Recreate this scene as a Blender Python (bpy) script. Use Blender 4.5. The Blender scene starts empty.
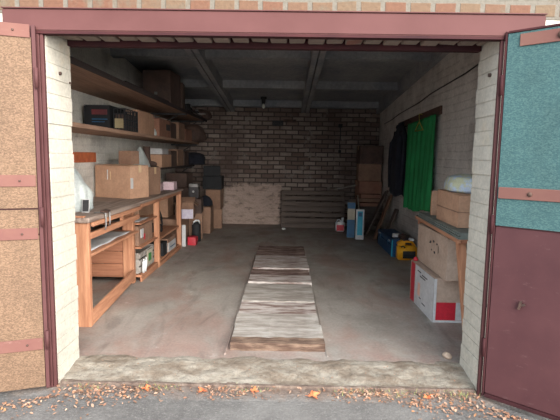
import bpy, bmesh, math, random
from mathutils import Vector, Matrix, Euler, noise
PI = math.pi
R = math.radians
rng = random.Random(7)
COL = bpy.context.scene.collection

# ------------------------------------------------------------------ materials
def new_mat(name):
    m = bpy.data.materials.new(name); m.use_nodes = True
    nt = m.node_tree
    for n in list(nt.nodes): nt.nodes.remove(n)
    out = nt.nodes.new('ShaderNodeOutputMaterial')
    b = nt.nodes.new('ShaderNodeBsdfPrincipled')
    nt.links.new(b.outputs[0], out.inputs[0])
    return m, nt, b

def N(nt, t, **kw):
    n = nt.nodes.new(t)
    for k, v in kw.items():
        if k in n.inputs: n.inputs[k].default_value = v
        else: setattr(n, k, v)
    return n

def c4(c): return (c[0], c[1], c[2], 1.0)

def sc(r, g, b):
    f = lambda u: ((u/255)/12.92 if u/255 <= .04045 else ((u/255+.055)/1.055)**2.4)
    return (f(r), f(g), f(b))

def ramp(nt, fac, stops):
    r = nt.nodes.new('ShaderNodeValToRGB')
    el = r.color_ramp.elements
    while len(el) < len(stops): el.new(.5)
    for e, (p, c) in zip(el, stops):
        e.position = p; e.color = c4(c) if not isinstance(c, (int, float)) else (c, c, c, 1)
    nt.links.new(fac, r.inputs[0]); return r

def mix(nt, fac, a, b, mode='MIX'):
    m = nt.nodes.new('ShaderNodeMix'); m.data_type = 'RGBA'; m.blend_type = mode
    for idx, v in ((0, fac), (6, a), (7, b)):
        if isinstance(v, (int, float)): m.inputs[idx].default_value = v
        elif isinstance(v, tuple): m.inputs[idx].default_value = c4(v)
        else: nt.links.new(v, m.inputs[idx])
    return m.outputs[2]

def coords(nt, scale=(1, 1, 1), kind='Object'):
    tc = N(nt, 'ShaderNodeTexCoord'); mp = N(nt, 'ShaderNodeMapping')
    mp.inputs['Scale'].default_value = scale
    nt.links.new(tc.outputs[kind], mp.inputs[0]); return mp.outputs[0]

def noise_tex(nt, vec, scale, detail=6, rough=.6, dist=0):
    n = N(nt, 'ShaderNodeTexNoise'); n.inputs['Scale'].default_value = scale
    n.inputs['Detail'].default_value = detail; n.inputs['Roughness'].default_value = rough
    n.inputs['Distortion'].default_value = dist
    nt.links.new(vec, n.inputs['Vector']); return n.outputs[0]

def bump(nt, b, h, strength=.3, dist=.01):
    n = N(nt, 'ShaderNodeBump'); n.inputs['Strength'].default_value = strength
    n.inputs['Distance'].default_value = dist
    nt.links.new(h, n.inputs['Height']); nt.links.new(n.outputs[0], b.inputs['Normal'])

_c = {}
def plain(name, c, c2=None, rough=.8, scale=6, bumpv=.15, metal=0, stretch=(1, 1, 1), bd=.004, lo=.35, hi=.65):
    if name in _c: return _c[name]
    m, nt, b = new_mat(name)
    if c2 is None: c2 = tuple(x*.75 for x in c)
    v = coords(nt, stretch)
    n1 = noise_tex(nt, v, scale)
    r = ramp(nt, n1, [(lo, c), (hi, c2)])
    n2 = noise_tex(nt, v, scale*9, 3)
    r2 = ramp(nt, n2, [(.3, (.86,)*3), (.7, (1.08,)*3)])
    nt.links.new(mix(nt, 1.0, r.outputs[0], r2.outputs[0], 'MULTIPLY'), b.inputs['Base Color'])
    b.inputs['Roughness'].default_value = rough; b.inputs['Metallic'].default_value = metal
    if bumpv: bump(nt, b, n2, bumpv, bd)
    _c[name] = m; return m

def wood(name, c, c2, axis='y', rough=.75, scale=5, bumpv=.3):
    st = {'x': (.6, 9, 9), 'y': (9, .6, 9), 'z': (9, 9, .6)}[axis]
    return plain(name, c, c2, rough, scale, bumpv, 0, st, .003, .3, .7)

def masonry(name, bricks, mortar, paint, paint_lo, paint_hi, bump_s=.5, rough=.9, bw=.262, bh=.095, ms=.012, stain=None, pscale=2.2, patch=False):
    """bricks on axis-aligned walls, partly hidden under old lime wash"""
    m, nt, b = new_mat(name)
    tc = N(nt, 'ShaderNodeTexCoord'); s = N(nt, 'ShaderNodeSeparateXYZ')
    nt.links.new(tc.outputs['Object'], s.inputs[0])
    ad = N(nt, 'ShaderNodeMath', operation='ADD'); nt.links.new(s.outputs[0], ad.inputs[0]); nt.links.new(s.outputs[1], ad.inputs[1])
    cb = N(nt, 'ShaderNodeCombineXYZ'); nt.links.new(ad.outputs[0], cb.inputs[0]); nt.links.new(s.outputs[2], cb.inputs[1])
    # slight waviness of the courses
    nz = N(nt, 'ShaderNodeTexNoise'); nz.inputs['Scale'].default_value = 2.3; nt.links.new(tc.outputs['Object'], nz.inputs['Vector'])
    wv = N(nt, 'ShaderNodeVectorMath', operation='SCALE'); wv.inputs['Scale'].default_value = .035; nt.links.new(nz.outputs[1], wv.inputs[0])
    av = N(nt, 'ShaderNodeVectorMath', operation='ADD'); nt.links.new(cb.outputs[0], av.inputs[0]); nt.links.new(wv.outputs[0], av.inputs[1])
    bt = N(nt, 'ShaderNodeTexBrick'); nt.links.new(av.outputs[0], bt.inputs['Vector'])
    bt.inputs['Scale'].default_value = 1; bt.inputs['Brick Width'].default_value = bw
    bt.inputs['Row Height'].default_value = bh; bt.inputs['Mortar Size'].default_value = ms
    bt.inputs['Mortar Smooth'].default_value = .3
    bt.inputs['Color1'].default_value = c4(bricks[0]); bt.inputs['Color2'].default_value = c4(bricks[1])
    bt.inputs['Mortar'].default_value = c4(mortar); bt.inputs['Bias'].default_value = 0
    v = tc.outputs['Object']
    n1 = noise_tex(nt, v, pscale, 9, .68)
    col = bt.outputs[0]
    nf = noise_tex(nt, v, 38, 4, .7)
    pm = ramp(nt, n1, [(paint_lo, 1.0), (paint_hi, 0.0)])
    pcol = mix(nt, ramp(nt, noise_tex(nt, v, 5, 8, .7), [(.35, 0.0), (.7, 1.0)]).outputs[0], paint, tuple(x*.8 for x in paint))
    col = mix(nt, pm.outputs[0], col, pcol)
    if stain:
        col = mix(nt, ramp(nt, noise_tex(nt, v, 1.1, 6, .6), [(.48, 0.0), (.68, .75)]).outputs[0], col, stain)
    if patch:      # remains of pale whitewash on the lower left of the wall, with a ragged rim
        nn = noise_tex(nt, v, 3.2, 8, .7)
        def edge(sock, at, sign):
            q = N(nt, 'ShaderNodeMath', operation='MULTIPLY_ADD'); nt.links.new(nn, q.inputs[0]); q.inputs[1].default_value = .55
            nt.links.new(sock, q.inputs[2])
            e = N(nt, 'ShaderNodeMapRange'); nt.links.new(q.outputs[0], e.inputs[0])
            e.inputs[1].default_value = at-.03; e.inputs[2].default_value = at+.03; e.inputs[3].default_value = 1; e.inputs[4].default_value = 0
            return e.outputs[0]
        pm2 = N(nt, 'ShaderNodeMath', operation='MULTIPLY'); nt.links.new(edge(s.outputs[2], 1.12, 1), pm2.inputs[0]); nt.links.new(edge(s.outputs[0], .18, 1), pm2.inputs[1])
        pk = N(nt, 'ShaderNodeMath', operation='MULTIPLY'); nt.links.new(pm2.outputs[0], pk.inputs[0])
        nt.links.new(ramp(nt, noise_tex(nt, coords(nt, (1, 1, 2.4)), 4.5, 7, .7), [(.36, .25), (.52, 1.0)]).outputs[0], pk.inputs[1])
        col = mix(nt, pk.outputs[0], col, sc(178,156,144))
    col = mix(nt, 1.0, col, ramp(nt, nf, [(.3, (.8,)*3), (.7, (1.1,)*3)]).outputs[0], 'MULTIPLY')
    nt.links.new(col, b.inputs['Base Color']); b.inputs['Roughness'].default_value = rough
    inv = N(nt, 'ShaderNodeMath', operation='MULTIPLY_ADD'); nt.links.new(bt.outputs[1], inv.inputs[0])
    inv.inputs[1].default_value = -1.0
    nt.links.new(nf, inv.inputs[2])
    bump(nt, b, inv.outputs[0], bump_s, .008)
    return m

M = {}
M['jamb'] = masonry('whitewashed_brick', (sc(192,182,163), sc(186,173,153)), sc(181,169,150), sc(195,188,174), .56, .66, .2, ms=.004)
M['wall_l'] = masonry('limewashed_side_wall', (sc(222,216,204), sc(208,200,188)), sc(192,184,172), sc(234,229,218), .5, .66, .6, stain=sc(168,166,162), ms=.008)
M['wall_r'] = masonry('limewashed_grey_wall', (sc(210,204,196), sc(194,186,178)), sc(176,168,160), sc(220,214,206), .46, .62, .7, stain=sc(160,152,146), ms=.009)
M['back'] = masonry('bare_back_brick', (sc(150,136,126), sc(105,86,77)), sc(69,60,56), sc(138,128,120), .36, .43, .9, stain=sc(84,68,62), ms=.014, pscale=3, patch=True)
M['facade'] = masonry('facade_brick', (sc(98,60,44), sc(99,80,61)), sc(102,95,85), sc(98,85,70), .4, .48, .6, ms=.017, bw=.15)
M['soffit'] = masonry('soffit_brick', (sc(137,95,83), sc(118,82,72)), sc(131,117,107), sc(138,124,114), .4, .46, .6)

def ceiling_mat():
    m, nt, b = new_mat('ceiling_concrete')
    v = coords(nt)
    r = ramp(nt, noise_tex(nt, v, 1.6, 8, .65), [(.35, sc(124,128,134)), (.65, sc(156,156,156))])
    r2 = ramp(nt, noise_tex(nt, v, 22, 4), [(.3, (.8,)*3), (.7, (1.1,)*3)])
    nt.links.new(mix(nt, 1.0, r.outputs[0], r2.outputs[0], 'MULTIPLY'), b.inputs['Base Color'])
    b.inputs['Roughness'].default_value = .95; bump(nt, b, noise_tex(nt, v, 22, 4), .4, .01)
    return m
M['ceiling'] = ceiling_mat()

def floor_mat():
    m, nt, b = new_mat('stained_concrete_floor')
    v = coords(nt)
    base = ramp(nt, noise_tex(nt, v, 1.3, 9, .65), [(.34, sc(130,122,114)), (.5, sc(148,140,132)), (.66, sc(160,153,143))])
    vs = coords(nt, (1.2, .5, 1))
    red = ramp(nt, noise_tex(nt, vs, 1.7, 9, .62, .6), [(.46, 0.0), (.64, .55)])
    sy = N(nt, 'ShaderNodeSeparateXYZ'); nt.links.new(v, sy.inputs[0])
    mr = N(nt, 'ShaderNodeMapRange'); nt.links.new(sy.outputs[1], mr.inputs[0]); mr.inputs[1].default_value = .35; mr.inputs[2].default_value = 1.3; mr.inputs[3].default_value = .5; mr.inputs[4].default_value = 0
    rn = N(nt, 'ShaderNodeMath', operation='MULTIPLY'); nt.links.new(mr.outputs[0], rn.inputs[0]); nt.links.new(ramp(nt, noise_tex(nt, v, 3.1, 8, .7), [(.4, 0.0), (.58, 1.0)]).outputs[0], rn.inputs[1])
    b0 = mix(nt, rn.outputs[0], base.outputs[0], sc(132,99,90))
    col = mix(nt, red.outputs[0], b0, sc(139,105,93))
    dk = ramp(nt, noise_tex(nt, coords(nt, (2.2, .6, 1)), 1.9, 7, .6, 1.0), [(.54, 0.0), (.7, .5)])
    col = mix(nt, dk.outputs[0], col, sc(99,88,82))
    wh = ramp(nt, noise_tex(nt, v, 4.2, 9, .75), [(.6, 0.0), (.72, .55)])
    col = mix(nt, wh.outputs[0], col, sc(196,191,183))
    col = mix(nt, 1.0, col, ramp(nt, noise_tex(nt, v, 45, 4), [(.3, (.84,)*3), (.7, (1.1,)*3)]).outputs[0], 'MULTIPLY')
    nt.links.new(col, b.inputs['Base Color'])
    rr = ramp(nt, noise_tex(nt, v, 3, 5), [(.35, .5), (.65, .8)])
    nt.links.new(rr.outputs[0], b.inputs['Roughness'])
    bump(nt, b, noise_tex(nt, v, 30, 6), .25, .006)
    return m
M['floor'] = floor_mat()

def ground_mat(name, a, b_, c, s=60, bs=.6):
    m, nt, b = new_mat(name)
    v = coords(nt)
    vo = N(nt, 'ShaderNodeTexVoronoi'); vo.inputs['Scale'].default_value = s; nt.links.new(v, vo.inputs['Vector'])
    base = ramp(nt, noise_tex(nt, v, 2.2, 8, .65), [(.35, a), (.65, b_)])
    sp = ramp(nt, noise_tex(nt, v, s*.8, 3, .8), [(.52, 0.0), (.7, .7)])
    col = mix(nt, sp.outputs[0], base.outputs[0], c)
    nt.links.new(col, b.inputs['Base Color']); b.inputs['Roughness'].default_value = .93
    bump(nt, b, vo.outputs[0], bs, .01)
    return m
M['asphalt'] = ground_mat('worn_asphalt', sc(99,98,99), sc(117,115,115), sc(141,138,135), 90)
M['threshold'] = ground_mat('rough_threshold_concrete', sc(111,97,85), sc(166,160,148), sc(138,127,115), 26, .7)
M['dirt'] = ground_mat('gritty_dirt', sc(109,95,83), sc(144,129,114), sc(88,82,75), 40, .9)

def ground_blend():
    m, nt, b = new_mat('asphalt_with_gritty_border')
    v = coords(nt)
    s = N(nt, 'ShaderNodeSeparateXYZ'); nt.links.new(v, s.inputs[0])
    n0 = noise_tex(nt, v, 5, 8, .75)
    q = N(nt, 'ShaderNodeMath', operation='MULTIPLY_ADD'); nt.links.new(n0, q.inputs[0]); q.inputs[1].default_value = .42; nt.links.new(s.outputs[1], q.inputs[2])
    e = N(nt, 'ShaderNodeMapRange'); nt.links.new(q.outputs[0], e.inputs[0]); e.inputs[1].default_value = .06; e.inputs[2].default_value = .2
    asp = ramp(nt, noise_tex(nt, v, 1.6, 9, .7), [(.35, sc(79,75,73)), (.65, sc(115,111,107))])
    sp = ramp(nt, noise_tex(nt, v, 70, 3, .8), [(.5, 0.0), (.72, .7)])
    a = mix(nt, sp.outputs[0], asp.outputs[0], sc(137,132,127))
    d = ramp(nt, noise_tex(nt, v, 14, 6, .75), [(.36, sc(79,63,55)), (.55, sc(113,96,85)), (.68, sc(142,127,113))])
    nt.links.new(mix(nt, e.outputs[0], a, d.outputs[0]), b.inputs['Base Color']); b.inputs['Roughness'].default_value = .93
    bump(nt, b, noise_tex(nt, v, 60, 5, .7), .7, .012)
    return m
M['ground'] = ground_blend()

def sill_mat():
    m, nt, b = new_mat('crumbling_sill_concrete')
    v = coords(nt)
    n0 = noise_tex(nt, coords(nt, (1, 1.6, 1)), 3.2, 9, .72)
    r = ramp(nt, n0, [(.34, sc(100,85,72)), (.46, sc(123,110,96)), (.56, sc(143,134,121)), (.7, sc(160,151,139))])
    cr = ramp(nt, noise_tex(nt, v, 16, 8, .8, 1.5), [(.36, (.62,)*3), (.5, (1.0,)*3)])
    nt.links.new(mix(nt, 1.0, r.outputs[0], cr.outputs[0], 'MULTIPLY'), b.inputs['Base Color']); b.inputs['Roughness'].default_value = .95
    bump(nt, b, noise_tex(nt, v, 22, 8, .75), .9, .02)
    return m
M['sill'] = sill_mat()

def paint_mat(name, c, dark, chip, rough=.5, chip_lo=.62, s=3):
    m, nt, b = new_mat(name)
    b.inputs['Specular IOR Level'].default_value = .18; rough = rough+.2
    v = coords(nt)
    base = ramp(nt, noise_tex(nt, v, s, 7, .6), [(.35, c), (.68, dark)])
    ch = ramp(nt, noise_tex(nt, coords(nt, (1, 1, 2.6)), 11, 8, .75), [(chip_lo, 0.0), (chip_lo+.1, .7)])
    col = mix(nt, ch.outputs[0], base.outputs[0], chip)
    nt.links.new(col, b.inputs['Base Color']); b.inputs['Roughness'].default_value = rough
    bump(nt, b, noise_tex(nt, v, 14, 5), .15, .004)
    return m
M['maroon'] = paint_mat('maroon_paint', sc(84,53,52), sc(72,43,43), sc(101,77,72), .45, .63)
M['maroon_sheet'] = paint_mat('maroon_sheet_paint', sc(81,50,51), sc(70,42,44), sc(97,72,71), .42, .60)
M['lintel_paint'] = paint_mat('faded_red_paint', sc(90,57,55), sc(79,48,46), sc(102,77,72), .5, .66, 1.5)
M['maroon_dark'] = paint_mat('dark_red_primer', sc(66,34,35), sc(49,26,29), sc(35,25,25), .6, .6)
M['strap'] = paint_mat('faded_pink_strap_paint', sc(113,79,70), sc(103,67,63), sc(128,99,88), .6, .6)

def chip_mat(name, a, b_, c):
    m, nt, b = new_mat(name)
    v = coords(nt)
    vo = N(nt, 'ShaderNodeTexVoronoi'); vo.inputs['Scale'].default_value = 120; nt.links.new(coords(nt, (1, 1, 1.8)), vo.inputs['Vector'])
    s = N(nt, 'ShaderNodeSeparateColor'); nt.links.new(vo.outputs[1], s.inputs[0])
    base = ramp(nt, s.outputs[0], [(.1, a), (.5, b_), (.9, c)])
    big = ramp(nt, noise_tex(nt, v, 2.6, 7, .6), [(.35, (.85,)*3), (.65, (1.1,)*3)])
    col = mix(nt, 1.0, base.outputs[0], big.outputs[0], 'MULTIPLY')
    nt.links.new(col, b.inputs['Base Color']); b.inputs['Roughness'].default_value = .85
    bump(nt, b, s.outputs[0], .25, .003)
    return m
M['chip'] = chip_mat('bare_chipboard', sc(90,68,51), sc(105,82,62), sc(119,93,73))
M['teal'] = chip_mat('teal_painted_chipboard', sc(44,75,77), sc(54,84,84), sc(68,96,93))

M['bench'] = wood('orange_pine', sc(198,144,110), sc(150,98,70), 'z', scale=3)
M['bench_y'] = wood('orange_pine_rail', sc(196,142,108), sc(146,94,68), 'y', scale=3)
M['bench_top'] = wood('worn_bench_top', sc(166,148,136), sc(112,92,80), 'y', scale=3)
M['partition'] = wood('partition_pine', sc(180,124,94), sc(138,88,64), 'x', scale=3)
M['shelf_wood'] = wood('brown_shelf_plank', sc(180,145,121), sc(143,111,93), 'y')
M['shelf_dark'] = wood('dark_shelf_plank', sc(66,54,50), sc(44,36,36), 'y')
M['old_wood'] = plain('grey_old_plank', sc(171,164,156), sc(135,125,116), .85, 3.2, .5, 0, (1.2, 5, 5), .006, .38, .6)
M['old_wood_red'] = plain('reddish_old_plank', sc(156,134,124), sc(88,62,54), .85, 3.4, .6, 0, (1.3, 6, 6), .006, .36, .58)
M['old_wood_pale'] = plain('pale_old_plank', sc(186,176,169), sc(115,91,82), .85, 3.0, .6, 0, (1.3, 7, 7), .006, .42, .62)
M['beam'] = plain('split_brown_beam', sc(136,112,94), sc(84,62,50), .9, 4, .8, 0, (1.2, 6, 9), .012, .36, .6)
M['brown_plank'] = wood('brown_leaning_plank', sc(140,104,80), sc(104,76,60), 'z')
M['pallet'] = wood('dark_pallet_wood', sc(104,90,80), sc(74,62,56), 'x')
M['carton'] = plain('cardboard', sc(192,152,124), sc(176,136,110), .85, 4, .1)
M['carton_pale'] = plain('pale_cardboard', sc(186,162,144), sc(170,146,128), .85, 4, .1)
M['carton_brown'] = plain('brown_cardboard', sc(154,120,98), sc(130,100,82), .85, 4, .1)
M['carton_dark'] = plain('dark_cardboard', sc(98,76,66), sc(74,58,52), .85, 4, .1)
M['carton_red'] = plain('reddish_cardboard', sc(160,114,92), sc(134,94,76), .85, 4, .1)
M['tape'] = plain('packing_tape', sc(212,184,150), sc(200,170,134), .25, 4, 0)
M['black'] = plain('black_plastic', sc(30,31,34), sc(20,21,24), .75, 4, .05)
M['black_cloth'] = plain('navy_cloth', sc(32,34,46), sc(22,24,32), .95, 9, .3)
M['dark_metal'] = plain('dark_metal', sc(66,64,66), sc(46,42,42), .45, 9, .1, .6)
M['rust'] = plain('rusty_steel', sc(96,70,58), sc(58,46,42), .7, 9, .2, .3)
M['grey_metal'] = plain('worn_grey_metal', sc(150,148,146), sc(110,106,104), .45, 9, .1, .5)
M['white'] = plain('white_card', sc(204,202,201), sc(186,184,183), .6, 3, .04)
M['white_plastic'] = plain('white_plastic', sc(228,230,230), sc(206,210,212), .35, 3, .04)
M['bag'] = plain('white_bag_film', sc(191,195,191), sc(164,171,169), .4, 7, .3)
M['bag_blue'] = plain('pale_blue_bag', sc(196,212,232), sc(206,208,176), .35, 11, .3, lo=.45, hi=.55)
M['lavender'] = plain('lavender_label', sc(178,166,186), sc(196,190,200), .6, 12, 0)
M['pink'] = plain('pale_pink_card', sc(224,198,202), sc(212,184,190), .6, 5, 0)
M['red'] = plain('red_print', sc(196,40,56), sc(176,32,48), .5, 5, .03)
M['dull_red'] = plain('dull_red_print', sc(112,44,48), sc(90,40,44), .6, 5, .03)
M['blue'] = plain('blue_plastic', sc(26,70,112), sc(20,56,94), .45, 5, .05)
M['blue_print'] = plain('blue_print', sc(24,92,130), sc(20,76,112), .5, 5, .03)
M['cyan'] = plain('cyan_print', sc(44,170,196), sc(34,150,180), .4, 5, .03)
M['cream'] = plain('cream_card', sc(186,176,156), sc(166,156,138), .7, 5, .03)
M['yellow'] = plain('yellow_plastic', sc(238,170,34), sc(224,152,24), .4, 5, .04)
M['hanger'] = plain('yellow_green_plastic', sc(190,176,78), sc(170,158,66), .4, 5, 0)
M['green_label'] = plain('green_print', sc(58,132,66), sc(44,112,54), .5, 5, 0)
M['batten'] = wood('brown_batten', sc(104,76,64), sc(72,54,48), 'y')
M['grey_sheet'] = plain('grey_green_sheet', sc(132,138,130), sc(104,108,102), .7, 6, .1)
M['peach'] = plain('peach_print', sc(232,186,160), sc(220,160,140), .5, 12, 0)
M['ink'] = plain('ink_print', sc(60,58,60), sc(40,38,40), .6, 5, 0)
M['yellow_label'] = plain('ochre_label', sc(164,148,112), sc(140,124,92), .6, 5, 0)
M['orange_brick'] = plain('orange_wood_block', sc(206,116,72), sc(176,92,58), .85, 12, .3)
M['stone'] = plain('pale_stone', sc(186,164,144), sc(150,130,114), .9, 14, .4)
M['bulb'] = plain('milky_glass', sc(230,230,220), sc(220,220,210), .2, 3, 0)

def cloth_mat(name, c, c2):
    m, nt, b = new_mat(name)
    v = coords(nt)
    r = ramp(nt, noise_tex(nt, v, 3, 5), [(.35, c), (.65, c2)])
    nt.links.new(r.outputs[0], b.inputs['Base Color']); b.inputs['Roughness'].default_value = .85
    wv = noise_tex(nt, v, 260, 2); bump(nt, b, wv, .15, .001)
    return m
M['green_cloth'] = cloth_mat('green_cloth', sc(34,138,76), sc(26,116,62))

def leaf_mat():
    m, nt, b = new_mat('dry_leaf')
    g = N(nt, 'ShaderNodeNewGeometry')
    r = ramp(nt, g.outputs['Random Per Island'], [(.0, sc(160,112,84)), (.3, sc(128,94,76)), (.55, sc(176,142,118)), (.8, sc(106,84,72)), (1, sc(176,124,84))])
    nt.links.new(r.outputs[0], b.inputs['Base Color']); b.inputs['Roughness'].default_value = .8
    return m
M['leaf'] = leaf_mat()
M['grass'] = plain('grass_blade', sc(126,146,84), sc(160,160,96), .8, 20, 0)

# ------------------------------------------------------------------ mesh tools
def bx(bm, cx, cy, cz, sx, sy, sz, rot=None, jit=0):
    """box by centre and full sizes"""
    r = bmesh.ops.create_cube(bm, size=1)['verts']
    for v in r:
        v.co = Vector((v.co.x*sx, v.co.y*sy, v.co.z*sz))
        if jit: v.co += Vector((rng.uniform(-jit, jit), rng.uniform(-jit, jit), rng.uniform(-jit, jit)))
    if rot is not None:
        bmesh.ops.rotate(bm, verts=r, cent=(0, 0, 0), matrix=Euler(rot).to_matrix())
    bmesh.ops.translate(bm, verts=r, vec=(cx, cy, cz))
    return r

def bb(bm, x0, x1, y0, y1, z0, z1, jit=0):
    return bx(bm, (x0+x1)/2, (y0+y1)/2, (z0+z1)/2, x1-x0, y1-y0, z1-z0, None, jit)

def bevel(bm, w=.004, seg=2):
    bmesh.ops.bevel(bm, geom=list(bm.edges), offset=w, segments=seg, affect='EDGES', clamp_overlap=True)

def tube(bm, pts, r, seg=10, close=False):
    """a round bar along points; r may be a list"""
    pts = [Vector(p) for p in pts]; n = len(pts)
    rs = r if isinstance(r, (list, tuple)) else [r]*n
    rings = []
    for i, p in enumerate(pts):
        if close: d = pts[(i+1) % n]-pts[i-1]
        else: d = pts[min(i+1, n-1)]-pts[max(i-1, 0)]
        d.normalize()
        up = Vector((0, 0, 1)) if abs(d.z) < .9 else Vector((1, 0, 0))
        a = d.cross(up).normalized(); b = d.cross(a)
        rings.append([bm.verts.new(p+(a*math.cos(t*2*PI/seg)+b*math.sin(t*2*PI/seg))*rs[i]) for t in range(seg)])
    m = n if close else n-1
    for i in range(m):
        A, B = rings[i], rings[(i+1) % n]
        for t in range(seg): bm.faces.new((A[t], A[(t+1) % seg], B[(t+1) % seg], B[t]))
    if not close:
        bm.faces.new(rings[0][::-1]); bm.faces.new(rings[-1])

def lathe(bm, prof, seg=24, cx=0, cy=0, sx=1, sy=1, wob=None):
    rings = []
    for r, z in prof:
        ring = []
        for t in range(seg):
            a = 2*PI*t/seg; k = 1
            if wob: k = 1+wob(a, z)
            ring.append(bm.verts.new((cx+r*k*sx*math.cos(a), cy+r*k*sy*math.sin(a), z)))
        rings.append(ring)
    for A, B in zip(rings, rings[1:]):
        for t in range(seg): bm.faces.new((A[t], A[(t+1) % seg], B[(t+1) % seg], B[t]))
    bm.faces.new(rings[0][::-1]); bm.faces.new(rings[-1])

def obj(name, bm, m, parent=None, smooth=False, label=None):
    bmesh.ops.recalc_face_normals(bm, faces=bm.faces[:])
    me = bpy.data.meshes.new(name); bm.to_mesh(me); bm.free()
    me.materials.append(m)
    if smooth:
        for p in me.polygons: p.use_smooth = True
    o = bpy.data.objects.new(name, me); COL.objects.link(o)
    if parent: o.parent = parent
    if label: o['label'] = label
    return o

def box_obj(name, dims, m, parent=None, bev=.003, label=None, jit=0):
    """dims = x0,x1,y0,y1,z0,z1 in the parent's space"""
    bm = bmesh.new(); bb(bm, *dims, jit=jit)
    if bev: bevel(bm, bev, 1)
    return obj(name, bm, m, parent, label=label)

def struct(name, bm, m, parent=None, smooth=False):
    o = obj(name, bm, m, parent, smooth)
    if not parent: o['kind'] = 'structure'
    return o

def thing(name, label, cat, loc=(0, 0, 0), rotz=0, group=None):
    o = bpy.data.objects.new(name, None); COL.objects.link(o)
    o.empty_display_size = .1
    o.location = loc; o.rotation_euler = (0, 0, rotz); o['label'] = label; o['category'] = cat
    if group: o['group'] = group
    return o

def tag(o, label, cat, group=None, kind=None, loc=None, rot=None):
    o['label'] = label; o['category'] = cat
    if group: o['group'] = group
    if kind: o['kind'] = kind
    if loc: o.location = loc
    if rot: o.rotation_euler = rot
    return o

def carton(label, x, y, z, w, d, h, rotz=0, m='carton', top='closed', group=None, tape=True, cat='cardboard box', name='cardboard_box', marks=()):
    """carton standing on (x,y,z); body with folded top flaps and a strip of tape"""
    t = thing(name, label, cat, (x, y, z), R(rotz), group)
    mat = M[m]
    bm = bmesh.new()
    if top == 'open':
        th = .008
        bb(bm, -w/2, w/2, -d/2, d/2, 0, th)
        for s in (-1, 1):
            bb(bm, s*(w/2-th/2)-th/2, s*(w/2-th/2)+th/2, -d/2, d/2, th, h)
            bb(bm, -w/2+th, w/2-th, s*(d/2-th/2)-th/2, s*(d/2-th/2)+th/2, th, h)
        obj('body', bm, mat, t)
        for s in (-1, 1):
            b2 = bmesh.new(); L_ = d*.4
            bx(b2, 0, s*(L_/2), 0, w*.96, L_, .006)
            bmesh.ops.rotate(b2, verts=b2.verts, cent=(0, 0, 0), matrix=Euler((s*R(-48 if s < 0 else 25), 0, 0)).to_matrix())
            bmesh.ops.translate(b2, verts=b2.verts, vec=(0, s*d/2, h))
            obj('flap', b2, mat, t)
        for s in (-1, 1):
            b2 = bmesh.new(); L_ = w*.3
            bx(b2, s*(L_/2), 0, 0, L_, d*.96, .006)
            bmesh.ops.rotate(b2, verts=b2.verts, cent=(0, 0, 0), matrix=Euler((0, s*R(40), 0)).to_matrix())
            bmesh.ops.translate(b2, verts=b2.verts, vec=(s*w/2, 0, h))
            obj('flap', b2, mat, t)
    else:
        bb(bm, -w/2, w/2, -d/2, d/2, 0, h-.008, jit=.004)
        bmesh.ops.subdivide_edges(bm, edges=bm.edges[:], cuts=3, use_grid_fill=True)
        for v in bm.verts:
            k = (1-abs(2*v.co.x/w)**2)*(1-abs(2*(v.co.z-h/2)/h)**2)
            k2 = (1-abs(2*v.co.y/d)**2)*(1-abs(2*(v.co.z-h/2)/h)**2)
            if abs(v.co.y) > d*.45: v.co.y += math.copysign(.006, v.co.y)*max(0, k)
            if abs(v.co.x) > w*.45: v.co.x += math.copysign(.006, v.co.x)*max(0, k2)
        obj('body', bm, mat, t)
        for s in (-1, 1):
            b2 = bmesh.new()
            bx(b2, 0, s*d/4, h-.004, w-.002, d/2-.003, .005, (s*R(.6), 0, 0))
            obj('flap', b2, mat, t)
        if tape:
            b2 = bmesh.new()
            bx(b2, 0, 0, h+.001, w+.002, .05, .003)
            bx(b2, w/2+.0075, 0, h-.045, .002, .05, .09); bx(b2, -w/2-.0075, 0, h-.045, .002, .05, .09)
            obj('tape', b2, M['tape'], t)
    for nm, dims, mm in marks:
        box_obj(nm, dims, M[mm], t, 0)
    return t

def front_mark(nm, w, d, h, fx0, fx1, fz0, fz1, mm):
    """a printed patch on the near (-y) face, fractions of width and height"""
    return (nm, (-w/2+fx0*w, -w/2+fx1*w, -d/2-.0085, -d/2-.0005, fz0*h, fz1*h), mm)
def side_mark(nm, w, d, h, s, fy0, fy1, fz0, fz1, mm):
    x = s*w/2
    return (nm, (min(x+s*.0005, x+s*.0085), max(x+s*.0005, x+s*.0085), -d/2+fy0*d, -d/2+fy1*d, fz0*h, fz1*h), mm)

# ------------------------------------------------------------------ dimensions
XL, XR = -2.42, 2.02          # side walls
YB = 7.32                     # back wall
JL, JR = -1.50, 1.307         # door opening
T = .33                       # front wall thickness
zc = lambda y: 2.45+.085*(YB-y)      # underside of the ceiling ribs (the roof falls to the back)

# ------------------------------------------------------------------ setting
def grid(bm, x0, x1, y0, y1, nx, ny, zf):
    vs = [[bm.verts.new((x0+(x1-x0)*i/nx, y0+(y1-y0)*j/ny, zf(x0+(x1-x0)*i/nx, y0+(y1-y0)*j/ny))) for i in range(nx+1)] for j in range(ny+1)]
    for j in range(ny):
        for i in range(nx): bm.faces.new((vs[j][i], vs[j][i+1], vs[j+1][i+1], vs[j+1][i]))
    return vs

bm = bmesh.new()
bb(bm, XL-.3, XR+.3, .34, YB+.3, -.2, 0)
struct('floor', bm, M['floor'])

# rough concrete sill across the doorway
bm = bmesh.new()
def thz(x, y):
    n = noise.noise(Vector((x*5, y*9, 0)))*.011+noise.noise(Vector((x*19, y*19, 3)))*.006
    e = max(0, min(1, (.36-y)/.32)); j = max(0, (y-.33)/.1)
    return .004-e*e*.041+n*(1 if y < .3 else .35)-j*.013+.006*noise.noise(Vector((x*6, y*6, 9)))*(1 if y > .3 else 0)
grid(bm, JL+.0, JR, .03, .43, 180, 40, thz)
th = obj('threshold', bm, M['sill'], None, True); th.name = 'trim_1'; th['kind'] = 'structure'
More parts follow.
